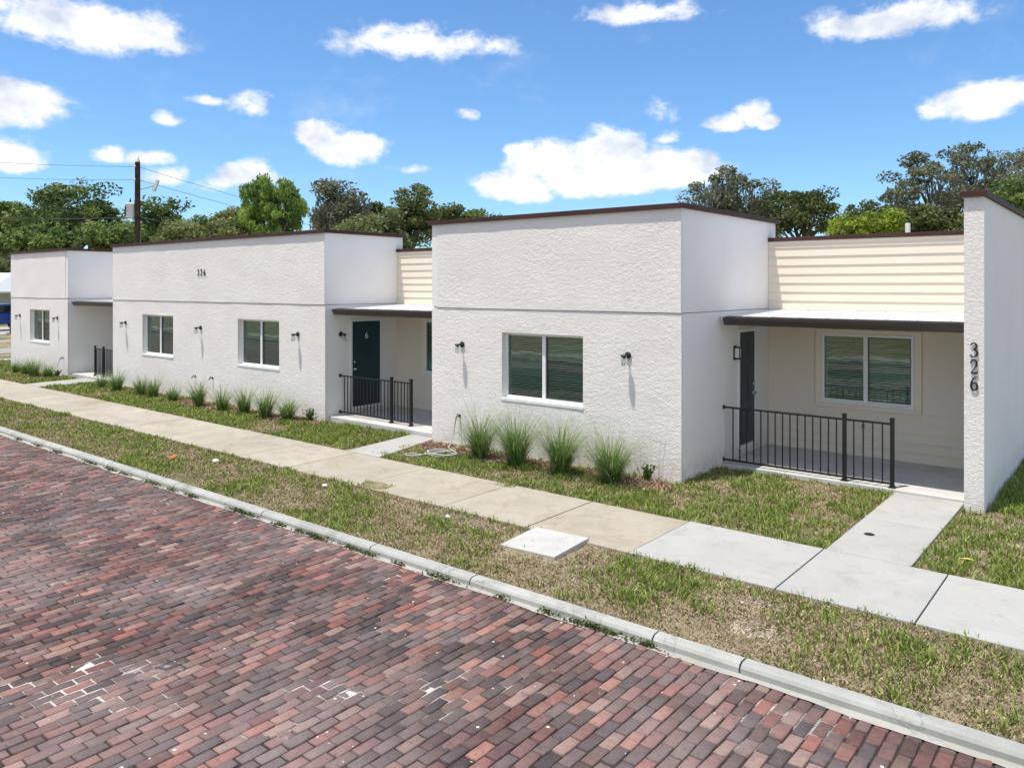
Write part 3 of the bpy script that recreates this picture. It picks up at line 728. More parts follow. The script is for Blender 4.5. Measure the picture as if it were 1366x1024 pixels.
# doors on the side walls (facing +X)
def door(x, y0, y1, z0, z1, knob_front, num=False):
    q = MB(); q.box(x-.02, x+.012, y0, y1, z0, z1)
    w = y1-y0
    d = q.build('door', M['door'], bld, bevel=.003)
    # raised panels
    p = MB()
    for (a, b_) in ((.12, .46), (.54, .88)):
        for (c, e) in ((.06, .30), (.36, .70), (.76, .93)):
            p.box(x+.0125, x+.017, y0+w*a, y0+w*b_, z0+(z1-z0)*c, z0+(z1-z0)*e)
    p.build('door_panel', M['door'], d, bevel=.006)
    t = MB(); k = .06
    t.box(x+.001, x+.030, y0-k, y0-.003, z0-.02, z1+k); t.box(x+.001, x+.030, y1+.003, y1+k, z0-.02, z1+k); t.box(x+.001, x+.030, y0-.003, y1+.003, z1+.003, z1+k); t.box(x+.001, x+.06, y0-k, y1+k, z0-.06, z0-.003)
    t.build('door_frame', M['trim'], d, bevel=.003)
    yk = y0+.07 if knob_front else y1-.07
    h = MB(); h.lathe((x+.012, yk, z0+.86), [(0, .0), (.032, .0), (.032, .008), (.012, .012), (.012, .035), (.028, .045), (.03, .06), (.02, .072), (0, .074)], 16, 'x'); h.build('handle', M['steel'], d, True)
    h = MB(); h.lathe((x+.012, yk, z0+1.02), [(0, .0), (.03, .0), (.03, .012), (.022, .02), (0, .021)], 16, 'x'); h.build('lock', M['steel'], d, True)
    if num:
        q = MB(); digit(q, '6', lambda a, b_, hh: (x+.0135+hh, (y0+y1)/2-.035+a, z1-.40+b_), .14, .004); q.build('door_number', M['vinyl'], d)
door(-14.18, 11.61, 12.45, .24, 2.19, True, True)
door(-5.5, 13.01, 13.68, .24, 2.20, False)

# outlet and taps
q = MB(); q.box(-3.86, -3.78, 14.36, 14.378, .52, .64); ol = q.build('outlet_cover', M['trim'], bld, bevel=.004)
q = MB(); q.box(-3.85, -3.79, 14.352, 14.3595, .54, .62); q.build('outlet_lid', simple('grey_plastic', (.3, .3, .3)), ol, bevel=.003)
def bib(x, z):
    q = MB(); y = FYW
    q.lathe((x, y, z), [(0, 0), (.03, 0), (.03, -.012), (.011, -.014), (.011, -.09), (0, -.09)], 12, 'y')
    q.tube([(x, y-.08, z), (x, y-.10, z-.02), (x, y-.105, z-.05)], .012, 8); q.lathe((x, y-.06, z+.035), [(0, 0), (.026, 0), (.026, .008), (0, .008)], 10, 'z'); q.tube([(x, y-.06, z), (x, y-.06, z+.036)], .006, 6)
    q.build('hose_tap', M['black_matt'], bld)
for x, z in ((-10.10, .55), (-19.72, .60), (-18.86, .62), (-28.25, .60)): bib(x, z)

# ------------------------------------------------------------------ wall lamps
def lamp_proto():
    t = thing('wall_lamp', 'x', 'wall lamp', (0, 0, 0), 'black wall lamps with clear glass shades')
    q = MB(); q.lathe((0, 0, 0), [(0, -.022), (.05, -.022), (.056, -.014), (.056, 0), (0, 0)], 24, 'y'); q.build('backplate', M['black'], t, True)
    q = MB(); q.tube([(0, -.02, 0), (0, -.12, 0)], .013, 10); q.build('arm', M['black'], t)
    q = MB(); q.lathe((0, -.125, 0), [(0, .022), (.030, .020), (.054, .010), (.057, .0), (.054, -.012), (.03, -.014), (.02, -.04), (0, -.042)], 28); q.build('shade_cap', M['black'], t, True)
    q = MB(); q.lathe((0, -.125, 0), [(.046, -.012), (.047, -.05), (.052, -.15), (.049, -.15), (.043, -.05)], 28); q.build('glass_shade', M['clear'], t, True)
    q = MB(); q.lathe((0, -.125, 0), [(0, -.04), (.012, -.045), (.02, -.07), (.024, -.09), (.018, -.108), (0, -.114)], 16); q.build('bulb', M['clear'], t, True)
    return t
lp = lamp_proto(); YL = FYW-.008
spots = [(-10.03, YL, 1.905, 0, 'black wall lamp with clear glass shade left of the nearest block window'), (-6.43, YL, 1.90, 0, 'black wall lamp with clear glass shade right of the nearest block window'),
         (-23.72, YL, 1.92, 0, 'black wall lamp left of both windows on the long middle block'), (-19.44, YL, 1.91, 0, 'black wall lamp between the two windows of the long middle block'), (-15.17, YL, 1.90, 0, 'black wall lamp right of both windows on the long middle block'),
         (-32.07, YL, 1.94, 0, 'tiny black wall lamp left of the window on the farthest block'), (-28.71, YL, 1.93, 0, 'tiny black wall lamp right of the window on the farthest block'),
         (-14.18, 11.29, 1.92, R(90), 'black wall lamp beside the dark door of the middle porch')]
for k, (x, y, z, rz, lab) in enumerate(spots):
    o = lp if k == 0 else copy_thing(lp, (x, y, z))
    o.location = (x, y, z); o.rotation_euler.z = rz; o['label'] = lab
t = thing('wall_lantern', 'square black lantern with frosted panel beside the right porch door', 'lantern', (-5.5, 12.84, 1.86))
q = MB(); q.box(0, .015, -.06, .06, -.12, .12); q.build('backplate', M['black'], t)
q = MB(); q.box(.015, .12, -.055, .055, .085, .105); q.box(.015, .12, -.055, .055, -.105, -.085); q.box(.105, .12, -.055, -.04, -.085, .085); q.box(.105, .12, .04, .055, -.085, .085); q.build('frame', M['black'], t)
q = MB(); q.box(.02, .10, -.038, .038, -.083, .083); q.build('frosted_panel', simple('frosted_glass', (.75, .75, .73), .4, .4), t)

# ------------------------------------------------------------------ railings
def railing(xw, posts, xend, y, slab_z, ztop, zbot, n1, n2, label):
    """xw: wall end; posts: x of the two posts; xend: where the rail ends if it runs past the posts"""
    t = thing('porch_railing', label, 'railing', (posts[0], y, slab_z), 'black metal porch railings'); ox, oy, oz = t.location
    def loc(q, nm): o = q.build(nm, M['black'], t); o.location = (-ox, -oy, -oz); return o
    a, b_ = min(xw, xend, *posts), max(xw, xend, *posts)
    q = MB(); q.box(a, b_, y-.016, y+.016, ztop-.028, ztop); q.box(a if a == xw else a, (a+.012), y-.03, y+.03, ztop-.05, ztop+.02) if a == xw else None; loc(q, 'top_rail')
    q = MB(); q.box(a, b_, y-.014, y+.014, zbot-.014, zbot+.014); q.box(a, a+.012, y-.028, y+.028, zbot-.035, zbot+.035) if a == xw else None; loc(q, 'bottom_rail')
    for px in posts:
        q = MB(); q.box(px-.026, px+.026, y-.026, y+.026, slab_z, ztop+.055); q.box(px-.05, px+.05, y-.05, y+.05, slab_z, slab_z+.01); q.box(px-.036, px+.036, y-.036, y+.036, slab_z+.01, slab_z+.03)
        q.box(px-.032, px+.032, y-.032, y+.032, ztop+.055, ztop+.068); q.box(px-.022, px+.022, y-.022, y+.022, ztop+.068, ztop+.078); loc(q, 'post')
    ps = sorted(posts)
    for (s, e, n) in n1:
        for k in range(1, n+1):
            x = s+(e-s)*k/(n+1); q = MB(); q.box(x-.0085, x+.0085, y-.0085, y+.0085, zbot+.01, ztop-.02); loc(q, 'baluster')
    return t
railing(-5.5, (-3.56, -2.89), -2.89, 12.38, .055, 1.00, .115, [(-5.45, -3.56, 15), (-3.56, -2.89, 4)], 0, 'black metal railing in front of the right porch')
railing(-14.18, (-12.46, -11.86), -11.86, 11.27, .10, 1.00, .17, [(-14.13, -12.46, 14), (-12.46, -11.86, 5)], 0, 'black metal railing in front of the middle porch')
railing(-24.6, (-26.50, -25.90), -24.6, 11.15, .10, 1.00, .17, [(-26.5, -25.9, 5), (-25.9, -24.6, 12)], 0, 'black metal railing in front of the farthest porch at the left')

# ------------------------------------------------------------------ hoses, cover, litter
def hose(name, label, pts, r, m):
    q = MB(); q.tube(pts, r, 7); o = q.build(name, m, None, True); tag(o, label, 'garden hose', 'garden hoses'); return o
def coil(cx, cy, r0, turns, seed, zb=.03, sq=.62):
    P = []
    n = int(turns*22)
    for k in range(n):
        t = 2*math.pi*k/22; r = r0*(1+.20*noise.noise(Vector((k*.045, seed, 0)))); ox = .12*noise.noise(Vector((k*.02, seed, 4))); oy = .10*noise.noise(Vector((k*.02, seed, 8)))
        P.append((cx+ox+r*math.cos(t), cy+oy+sq*r*math.sin(t), zb+.008*k/22+.01*abs(math.sin(k*.7))))
    return P
c1 = coil(-9.70, 9.95, .31, 4.3, 1.5)
P = [(-10.10, 10.755, .50), (-10.115, 10.74, .40), (-10.13, 10.72, .2), (-10.10, 10.62, .07), (-9.96, 10.4, .04), (-9.6, 10.18, .05)]+c1+[(-9.95, 9.70, .03), (-10.15, 9.66, .03), (-10.22, 9.56, .03), (-10.1, 9.50, .03), (-9.98, 9.56, .03), (-9.9, 9.66, .04)]
hose('garden_hose', 'pale garden hose coiled on the grass below the tap of the nearest block', P, .011, M['hose'])
P = [(-10.03, 10.80, .52), (-10.00, 10.74, .44), (-9.98, 10.72, .2), (-9.93, 10.66, .06), (-9.85, 10.5, .03), (-9.8, 10.3, .03)]
hose('garden_hose', 'short grey hose hanging straight down beside the pale coiled hose', P, .012, M['hose'])
c2 = coil(-27.25, 11.30, .33, 4, 3.1, .05, .7)
P = [(-28.25, 10.755, .55), (-28.3, 10.70, .4), (-28.28, 10.66, .12), (-28.1, 10.62, .04), (-27.8, 10.7, .04), (-27.6, 10.9, .04)]+c2
hose('garden_hose', 'grey hose heaped beside the farthest porch steps', P, .014, M['hose'])
P = [(-14.50, 10.79, .24), (-14.46, 10.74, .27), (-14.42, 10.72, .2), (-14.42, 10.72, .06), (-14.6, 10.6, .03), (-14.9, 10.6, .03), (-15.2, 10.62, .04), (-15.5, 10.58, .03)]
hose('garden_hose', 'dark hose looped by the right corner of the middle block', P, .012, M['hose_dark'])
q = MB(); rot = Matrix.Rotation(R(2.2), 3, 'X') @ Matrix.Rotation(R(-1.2), 3, 'Y') @ Matrix.Rotation(R(1.5), 3, 'Z')
q.box(-5.85, -5.08, 6.96, 7.68, -.02, .045, (1.2, 1.2, 1.2), rot, (-5.46, 7.66, .03)); o = q.build('utility_cover', M['new_walk'], bevel=.008); tag(o, 'square pale concrete utility cover at the edge of the sidewalk', 'utility cover')
q = MB(); q.lathe((-2.59, 10.0, .0225), [(0, .006), (.05, .006), (.062, 0)], 18); o = q.build('drain_cap', M['black_matt'], None, True); tag(o, 'small round black cap set in the pale porch path', 'drain cap')
def pebble(x, y, r, z, lab):
    q = MB(); q.lathe((0, 0, 0), [(0, -.5*r), (.8*r, -.3*r), (r, 0), (.75*r, .4*r), (0, .55*r)], 8)
    q.v = [(a*(1+.3*noise.noise(Vector((a*30, b_*30, x)))), b_*(.8+.3*noise.noise(Vector((b_*40, a*20, y)))), c_) for a, b_, c_ in q.v]
    o = q.build('stone', M['stone'], None, True); o.location = (x, y, z); tag(o, lab, 'stone', 'white stones in the verge')
M['stone'] = simple('white_stone', (.72, .70, .66), .9, .2, 0, .15, 20)
pebble(-12.3, 7.14, .07, .03, 'white stone farther left in the dry verge grass'); pebble(-9.52, 7.29, .05, .03, 'white stone in the verge beside the sidewalk notch')
pebble(-7.0, 7.30, .04, .03, 'small white stone on the bare soil left of the concrete cover')
q = MB(); M['orange'] = simple('orange_plastic', (.75, .14, .02), .6, .3)
q.quad((-13.12, 6.74, .03), (-13.03, 6.76, .05), (-13.01, 6.84, .10), (-13.10, 6.82, .08)); q.quad((-13.12, 6.74, .03), (-13.10, 6.82, .08), (-13.12, 6.825, .078), (-13.14, 6.74, .028)); q.tube([(-13.07, 6.78, -.02), (-13.05, 6.78, .09)], .003, 5)
o = q.build('marker_flag', M['orange']); tag(o, 'small orange marker flag lying in the dry verge grass', 'marker flag')
q = MB(); V4 = [(-1.58, 9.58, .07), (-1.50, 9.56, .085), (-1.42, 9.60, .075), (-1.50, 9.63, .08)]; q.quad(*V4); o = q.build('fallen_leaf', simple('yellow_leaf', (.6, .45, .10))); tag(o, 'yellow fallen leaf on the grass right of the porch path', 'leaf')

# ------------------------------------------------------------------ ornamental grasses
def clump_mesh(n, h, spread, seed, wmul=1.0, pale=.28, d0=.1):
    r = np.random.default_rng(seed); V = []; F = []; T = []
    for k in range(n):
        a = r.uniform(0, 2*np.pi); rr = abs(r.normal(0, .06)); x, y = rr*np.cos(a), rr*np.sin(a)
        hh = h*r.uniform(.35, 1.0)*(1.0 if r.random() < .75 else 1.15); out = spread*r.uniform(.1, 1.0)**.8*(hh/h)
        az = a+r.normal(0, .9); w = r.uniform(.0026, .0058)*wmul; droop = r.uniform(d0, 1.35)
        wx, wy = -np.sin(az)*w, np.cos(az)*w; i = len(V); S = 6
        c = np.array((.105, .195, .036))*r.uniform(.45, 1.45) if r.random() > pale else np.array((.30, .32, .17))*r.uniform(.7, 1.2)
        for s in range(S+1):
            t = s/S; d = out*(t**1.35); z = hh*(t-droop*.42*t**3)
            ww = (1-t*.85); V += [(x+np.cos(az)*d-wx*ww, y+np.sin(az)*d-wy*ww, z-.02), (x+np.cos(az)*d+wx*ww, y+np.sin(az)*d+wy*ww, z-.02)]
        for s in range(S):
            F.append((i+2*s, i+2*s+1, i+2*s+3, i+2*s+2)); T.append(c+np.array((.10, .13, .05))*(s/S)**1.5)
    return np.array(V), np.array(F), np.array(T)
plants = [(-30.61, 10.25, .62, .25, 'leftmost ornamental grass clump in front of the farthest block'), (-29.6, 10.2, .68, .3, 'second grass clump from the left in front of the farthest block'), (-28.75, 10.15, .92, .45, 'tallest grass clump in front of the farthest block, under its window'), (-27.95, 10.28, .66, .3, 'rightmost grass clump in front of the farthest block, near its hose'),
          (-24.0, 10.30, .62, .3, 'first grass clump from the left along the long middle block'), (-22.95, 10.25, .66, .32, 'second grass clump from the left along the long middle block'), (-21.55, 10.28, .70, .3, 'third grass clump from the left along the long middle block, under the first window'), (-20.85, 10.28, .78, .3, 'fourth grass clump from the left along the long middle block'), (-19.75, 10.25, .60, .28, 'fifth grass clump from the left, below the middle wall lamp'),
          (-18.40, 10.22, .78, .36, 'sixth grass clump from the left along the long middle block'), (-17.38, 10.25, .80, .4, 'seventh grass clump from the left, under the second window'), (-16.45, 10.27, .78, .36, 'eighth grass clump from the left, under the second window'), (-15.60, 10.28, .72, .36, 'ninth grass clump from the left, right of the second window'), (-14.92, 10.40, .58, .32, 'last grass clump before the right corner of the middle block'),
          (-9.02, 10.22, 1.05, .50, 'large grass clump beside the coiled hose on the nearest block'), (-8.20, 10.20, 1.0, .55, 'second large grass clump under the nearest block window'), (-7.28, 10.20, 1.02, .55, 'third large grass clump under the nearest block window'), (-6.36, 10.22, .98, .60, 'rightmost large grass clump below the right lamp of the nearest block')]
for k, (x, y, h, s, lab) in enumerate(plants):
    near = x > -12
    kk = random.uniform(.74, 1.2)
    if near:
        sets = [clump_mesh(int(480*kk), h*.92*kk, s*1.25*kk, 100+k, 1.25, .12), clump_mesh(int(330/kk), h*1.25, s*2.3, 300+k, .9, .45, .15), clump_mesh(90, h*.45, s*1.2, 500+k, 1.3, .5)]
    else:
        sets = [clump_mesh(int(260*kk), h*1.02*kk, s*1.5*kk, 100+k, 1.7, .10), clump_mesh(80, h*1.2, s*1.8, 300+k, 1.4, .5, .25)]
    off = 0; VV = []; FF = []; TT = []
    for a_, b2_, c2_ in sets: VV.append(a_); FF.append(b2_+off); TT.append(c2_); off += len(a_)
    v_, f_, t_ = np.concatenate(VV), np.concatenate(FF), np.concatenate(TT)
    o = raw_mesh('grass_clump', v_, f_, t_, M['blade']); o.location = (x, y, 0); tag(o, lab, 'ornamental grass', 'ornamental grasses along the walls')
def small_shrub(x, y, h, lab):
    cen = []; tin = []; up = []
    for k in range(34):
        a = random.uniform(0, 6.28); r = abs(random.gauss(0, h*.42)); hk = random.uniform(.45, 1.1)
        for s in range(9):
            t = (s+1)/9; cen.append((r*t*math.cos(a)+random.gauss(0, .008), r*t*math.sin(a)+random.gauss(0, .008), h*hk*t*random.uniform(.85, 1))); c = random.uniform(.7, 1.4); tin.append((.09*c, .16*c, .04*c)); up.append((math.cos(a)*.5+random.gauss(0, .3), math.sin(a)*.5+random.gauss(0, .3), 1))
    v_, f_, t_ = leafcards(np.array(cen), .055, np.array(tin), updir=np.array(up)); o = raw_mesh('small_shrub', v_, f_, t_, M['leaf']); o.location = (x, y, 0); tag(o, lab, 'shrub', 'small shrubs by the walls')
small_shrub(-14.42, 10.62, .30, 'small leafy shrub at the right corner of the middle block')
small_shrub(-5.98, 10.62, .27, 'tiny dark shrub in mulch at the right corner of the nearest block')
small_shrub(-28.1, 10.62, .22, 'small dark shrub by the tap of the farthest block')

# ------------------------------------------------------------------ trees
PALS = {'oak': [(.050, .072, .022), (.085, .105, .035), (.14, .155, .06), (.032, .045, .018)], 'broad': [(.040, .072, .018), (.075, .12, .028), (.15, .19, .05), (.024, .040, .014)],
        'olive': [(.10, .125, .04), (.15, .165, .06), (.07, .09, .028), (.19, .19, .09)], 'lime': [(.15, .20, .022), (.22, .26, .035), (.08, .11, .016)], 'pine': [(.085, .14, .025), (.14, .21, .035), (.045, .08, .016), (.20, .27, .06)],
        'grey': [(.10, .105, .06), (.07, .08, .04), (.16, .16, .11), (.05, .06, .03)]}
def tree(name, label, u, vtop, vbot, halfw, depth, pal, nclump, crad, leaf, per, gap=.0, flat=.6, group='trees behind the building', trunk_r=.22, seed=0, cat='tree', pos=None, dims=None, shellness=.55, lobes=None):
    r = np.random.default_rng(1000+seed)
    if pos is None:
        px = world_at(u, 382, depth); zt = CAMZ+(382-vtop)/FPX*depth; zb = CAMZ+(382-vbot)/FPX*depth; rx = halfw*depth/FPX
    else: px = pos; zt, zb, rx = dims
    zc = (zt+zb)/2; rz = (zt-zb)/2
    t = thing(name, label, cat, (px[0], px[1], 0), group)
    C = []
    k = 0
    while len(C) < nclump and k < nclump*30:
        k += 1; d = r.normal(size=3); d /= np.linalg.norm(d); rr = r.uniform(shellness, 1)**.6
        if r.random() < .3: rr = r.uniform(.1, .8)
        p = d*rr; ee = 1+.22*noise.noise(Vector((d[0]*2.2, d[1]*2.2, d[2]*2.2+seed*1.7)))
        p = p*ee
        if gap and noise.noise(Vector((p[0]*2.4+seed, p[1]*2.4, p[2]*3))) < -.12*gap: continue
        C.append((p[0]*(rx-crad*.6), p[1]*(rx-crad*.6)*.9, zc+p[2]*(rz-crad*.4)))
    C = np.array(C)
    cen = []; tin = []; P = np.array(PALS[pal])*1.8; leaf = leaf*.85; per = int(per*1.3)
    for c in C:
        m = int(per*r.uniform(.6, 1.4)); cr = crad*r.uniform(.6, 1.25)
        d = r.normal(size=(m, 3)); d /= np.linalg.norm(d, axis=1, keepdims=True); d *= (r.uniform(.15, 1, m)**.5)[:, None]*cr; d[:, 2] *= flat
        cen.append(c+d); base = P[r.integers(len(P))]; tt = base*.55+P[r.integers(len(P), size=m)]*.45
        tin.append(tt*r.uniform(.75, 1.3, m)[:, None])
    cen = np.concatenate(cen); tin = np.concatenate(tin)
    v_, f_, t_ = leafcards(cen, leaf, tin, .25, 1.5 if pal != 'pine' else 2.0, None if pal != 'pine' else (r.normal(size=(len(cen), 3))*.5+np.array((0, 0, .8))))
    raw_mesh('crown', v_, f_, t_, M['leaf'], t)
    if pal == 'grey':
        lo = C[r.choice(len(C), min(len(C), 60))]; mc = []; mt = []
        for c in lo:
            for _ in range(5):
                b0 = c+np.array((r.normal(0, .5), r.normal(0, .5), -r.uniform(.1, .4))); ln = r.uniform(.4, 1.3)
                for s_ in range(7): mc.append(b0+np.array((r.normal(0, .05), r.normal(0, .05), -ln*s_/7))); mt.append(np.array((.20, .20, .15))*r.uniform(.6, 1.3))
        m1, m2, m3 = leafcards(np.array(mc), .20, np.array(mt), updir=np.array((0, 0, 1.))+r.normal(0, .15, (len(mc), 3)), stretch=1.6); raw_mesh('hanging_moss', m1, m2, m3, M['leaf'], t)
    # trunk and limbs
    q = MB(); zf = max(zb*.75, zc-rz*1.1, .8); lean = r.normal(0, .25, 2)
    q.tube([(0, 0, -.2), (lean[0]*.3, lean[1]*.3, zf*.5), (lean[0], lean[1], zf)], [trunk_r*1.4, trunk_r, trunk_r*.85], 9)
    mains = C[r.choice(len(C), min(len(C), 9), replace=False)]
    for mpt in mains:
        mid = (np.array((lean[0], lean[1], zf))+mpt)/2+np.array((0, 0, -.08*rz))+r.normal(0, .25, 3)
        q.tube([(lean[0], lean[1], zf-.1), tuple(mid), tuple(mpt)], [trunk_r*.6, trunk_r*.34, trunk_r*.13], 6, False)
    for c in C[::2]:
        dd = np.linalg.norm(mains-c, axis=1); mm = mains[dd.argmin()]; st = (np.array((lean[0], lean[1], zf))*.45+mm*.55)
        mid = (st+c)/2+r.normal(0, .2, 3); q.tube([tuple(st), tuple(mid), tuple(c)], [trunk_r*.25, trunk_r*.14, trunk_r*.05], 5, False)
    q.build('trunk', M['bark'], t, True)
    return t
TREES = [
 ('oak_tree', 'dark broad tree at the far left edge behind the farthest block', 20, 262, 345, 62, 50, 'broad', 80, 1.0, .26, 110, .4),
 ('oak_tree', 'spreading open-branched tree left of the utility pole', 105, 236, 330, 62, 54, 'broad', 62, .95, .25, 95, 1.6),
 ('oak_tree', 'sparse dark tree just right of the utility pole', 218, 256, 335, 42, 50, 'broad', 26, .8, .24, 90, 1.8),
 ('bushy_tree', 'bright leafy low tree rising over the farthest block roof', 50, 300, 350, 60, 44, 'broad', 50, .9, .26, 100, .2),
 ('bushy_tree', 'leafy low tree directly behind the utility pole', 150, 290, 345, 50, 47, 'broad', 42, .85, .24, 100, .3),
 ('feathery_tree', 'olive brown feathery tree over the left end of the middle block', 245, 288, 345, 48, 46, 'olive', 44, .8, .16, 190, .2),
 ('feathery_tree', 'olive brown feathery tree left of the round pine', 310, 276, 345, 50, 47, 'olive', 50, .8, .16, 190, .2),
 ('pine_tree', 'bright green round-topped pine over the middle block', 364, 234, 330, 54, 46, 'pine', 150, .38, .15, 115, 1.3),
 ('oak_tree', 'grey green oak right of the round pine', 455, 236, 325, 50, 50, 'grey', 62, .8, .22, 110, 1.0),
 ('oak_tree', 'tall upright oak behind the gap above the middle porch', 553, 236, 335, 38, 48, 'oak', 46, .72, .22, 110, 1.0),
 ('bushy_tree', 'low mixed green tree behind the right end of the middle block', 500, 280, 345, 62, 45, 'oak', 55, .8, .22, 110, .2),
 ('bushy_tree', 'low light green tree line rising over the left of the nearest block', 625, 272, 335, 62, 52, 'broad', 46, .75, .22, 100, .5),
 ('oak_tree', 'round mossy oak behind the right corner of the nearest block', 968, 218, 325, 70, 50, 'grey', 60, .78, .2, 100, 1.7),
 ('oak_tree', 'dark oak behind the left of the right porch roof', 1068, 246, 325, 52, 48, 'oak', 48, .75, .22, 105, 1.2),
 ('oak_tree', 'dark small tree behind the lime green bushes', 1160, 256, 325, 48, 52, 'oak', 44, .75, .22, 105, .8),
 ('oak_tree', 'grey green oak crown at the right edge above the end wall', 1352, 196, 330, 48, 52, 'grey', 56, .75, .2, 105, 1.0),
 ('bushy_tree', 'dark low foliage beyond the white-roofed house at the left edge', -10, 305, 400, 70, 90, 'broad', 60, 1.7, .4, 100, .0),
 ('oak_tree', 'dark green tree filling the skyline between the far left tree and the open-branched tree', 68, 264, 340, 44, 60, 'broad', 50, .95, .25, 100, .4),
 ('oak_tree', 'grey green tree partly hidden between the pine and the tall upright oak', 505, 262, 335, 34, 54, 'oak', 34, .75, .22, 110, .6),
 ('oak_tree', 'leafy tree directly right of the tall upright oak', 596, 258, 335, 34, 50, 'oak', 34, .72, .22, 110, .9),
 ('bushy_tree', 'low green tree just left of the round pine and behind the feathery trees', 290, 280, 340, 50, 58, 'broad', 40, .85, .24, 110, .2),
 ('bushy_tree', 'dense green tree filling the gap right of the utility pole', 190, 292, 345, 44, 56, 'broad', 36, .85, .24, 110, .2),
 ('bushy_tree', 'low green trees peeping over the right half of the nearest block', 1015, 268, 330, 40, 56, 'oak', 34, .8, .22, 105, .6),
 ('bushy_tree', 'dark low tree just left of the tall live oak', 1215, 262, 335, 34, 56, 'oak', 34, .75, .22, 105, .6),
 ('lime_bush', 'lime yellow bush left of its larger twin above the right porch', 1132, 284, 330, 26, 38, 'lime', 26, .5, .15, 130, .3),
 ('lime_bush', 'larger lime yellow bush right above the right porch roof', 1178, 274, 330, 32, 38, 'lime', 34, .5, .15, 130, .3),
 ('oak_tree', 'tall spreading live oak with open branches at the right edge', 1278, 186, 335, 102, 48, 'grey', 120, .70, .2, 95, 1.7),
 ('bushy_tree', 'low dark green tree beside the end wall top', 1240, 270, 335, 48, 42, 'oak', 44, .7, .2, 110, .3),
 ('bushy_tree', 'green leafy tree behind the end wall at the far right', 1352, 236, 335, 42, 40, 'broad', 50, .7, .2, 120, .3),
]
for k, (nm, lab, u, vt, vb, hw, dp, pal, nc, cr, lf, per, gap) in enumerate(TREES):
    tree(nm, lab, u, vt, vb, hw, dp, pal, nc, cr, lf, per, gap, seed=k, flat=.6 if pal != 'pine' else .9, cat='tree' if 'bush_' not in nm+'_' or 'lime' not in nm else 'bush')
# trees on the far side of the street, behind the viewer (mirrored in the windows)
for k, (x, y, zt, rx) in enumerate([(-34, -24, 9.5, 5.5), (-22, -27, 11, 6.5), (-9, -26, 10, 6), (4, -25, 9, 5.5)]):
    tree('street_tree', ['broad tree across the street, farthest left', 'tall tree across the street, second from the left', 'wide tree across the street, third from the left', 'low tree across the street, farthest right'][k], 0, 0, 0, 0, 0, 'broad', 40, 1.5, .6, 55, .1, pos=(x, y), dims=(zt, 1.2, rx), group='trees across the street', seed=60+k)
# palm at the left edge
px = world_at(-4, 337, 70); t = thing('palm_tree', 'palm with drooping fronds at the left edge', 'palm', (px[0], px[1], 0))
q = MB(); q.tube([(0, 0, -.1), (.1, 0, 2), (.05, 0, px[2]-.3)], [.22, .17, .15], 10); q.build('trunk', M['bark'], t, True)
V = []; F = []; T = []
for k in range(26):
    a = 2*math.pi*k/26+random.uniform(-.1, .1); el = random.uniform(-.5, 1.0); Lf = random.uniform(1.3, 1.8); dead = el < -.25
    prev = None
    for s in range(14):
        s_ = s/13; d = Lf*s_; rx_ = d*math.cos(el*(1-.3*s_)); zz = px[2]-.2+d*math.sin(el)-.75*s_*s_*Lf*.6
        c = np.array((math.cos(a)*rx_, math.sin(a)*rx_, zz)); side = np.array((-math.sin(a), math.cos(a), 0))
        for sg in (-1, 1):
            l = .42*(1-abs(s_-.5)*1.1); tip = c+side*sg*l+np.array((math.cos(a)*.15, math.sin(a)*.15, -.18)); i = len(V)
            V += [tuple(c), tuple(c+np.array((math.cos(a), math.sin(a), 0))*.05), tuple(tip), tuple(tip)]; F.append((i, i+1, i+2, i+3)); T.append((.22, .17, .10) if dead else (.10, .14, .04))
raw_mesh('fronds', np.array(V), np.array(F), np.array(T), M['leaf'], t)

# ------------------------------------------------------------------ utility pole and wires
def wood_pole(x, y, h, label, full=True):
    t = thing('utility_pole', label, 'utility pole', (x, y, 0), 'wooden utility poles')
    q = MB(); q.tube([(0, 0, -.3), (0, 0, h*.5), (0, 0, h-.4)], [.19, .165, .14], 12); q.build('pole', M['pole'], t, True)
    q = MB(); q.lathe((0, 0, h-.4), [(.142, 0), (.13, .08), (.03, .4), (0, .42)], 12); q.build('pole_cap', M['canopy'], t, True)
    if full:
        e = (RX, RY)
        c = (-.42*e[0], -.42*e[1], 7.35)
        q = MB(); q.lathe(c, [(0, -.42), (.26, -.42), (.27, -.38), (.27, .34), (.29, .36), (.29, .40), (.2, .46), (0, .48)], 20); tr = q.build('transformer', M['canopy'], t, True)
        q = MB(); q.lathe((c[0], c[1], c[2]+.47), [(.04, 0), (.06, .05), (.035, .08), (.06, .12), (.03, .16), (.03, .26), (0, .27)], 10); q.build('bushing', M['black_matt'], tr, True)
        q = MB(); q.box(c[0]-.05, c[0]+.05, c[1]-.30, c[1]-.26, c[2]-.3, c[2]+.25); q.build('bracket', M['black_matt'], tr)
        q = MB(); q.tube([(0, 0, 8.55), (.55*e[0], .55*e[1], 8.68), (.95*e[0], .95*e[1], 8.80)], .03, 7); arm = q.build('lamp_arm', M['steel'], t)
        q = MB(); q.box(-.10, .10, -.06, .06, -.34, .34, None, Matrix.Rotation(YAW, 3, 'Z') @ Matrix.Rotation(R(22), 3, 'Y'), (0, 0, 0)); o = q.build('lamp_head', M['steel'], t, bevel=.03); o.location = (1.05*e[0], 1.05*e[1], 8.8)
        for zz in (9.15, 9.9):
            q = MB(); q.lathe((0, -.16, zz), [(0, -.06), (.045, -.05), (.06, 0), (.045, .05), (0, .06)], 10); q.build('insulator', M['canopy'], t, True)
        q = MB(); q.tube([(.16*e[0], .16*e[1], 6.2), (.13*e[0], .13*e[1], 3), (0, -.2, .1)], .035, 6); q.build('conduit', M['steel'], t)
    return t
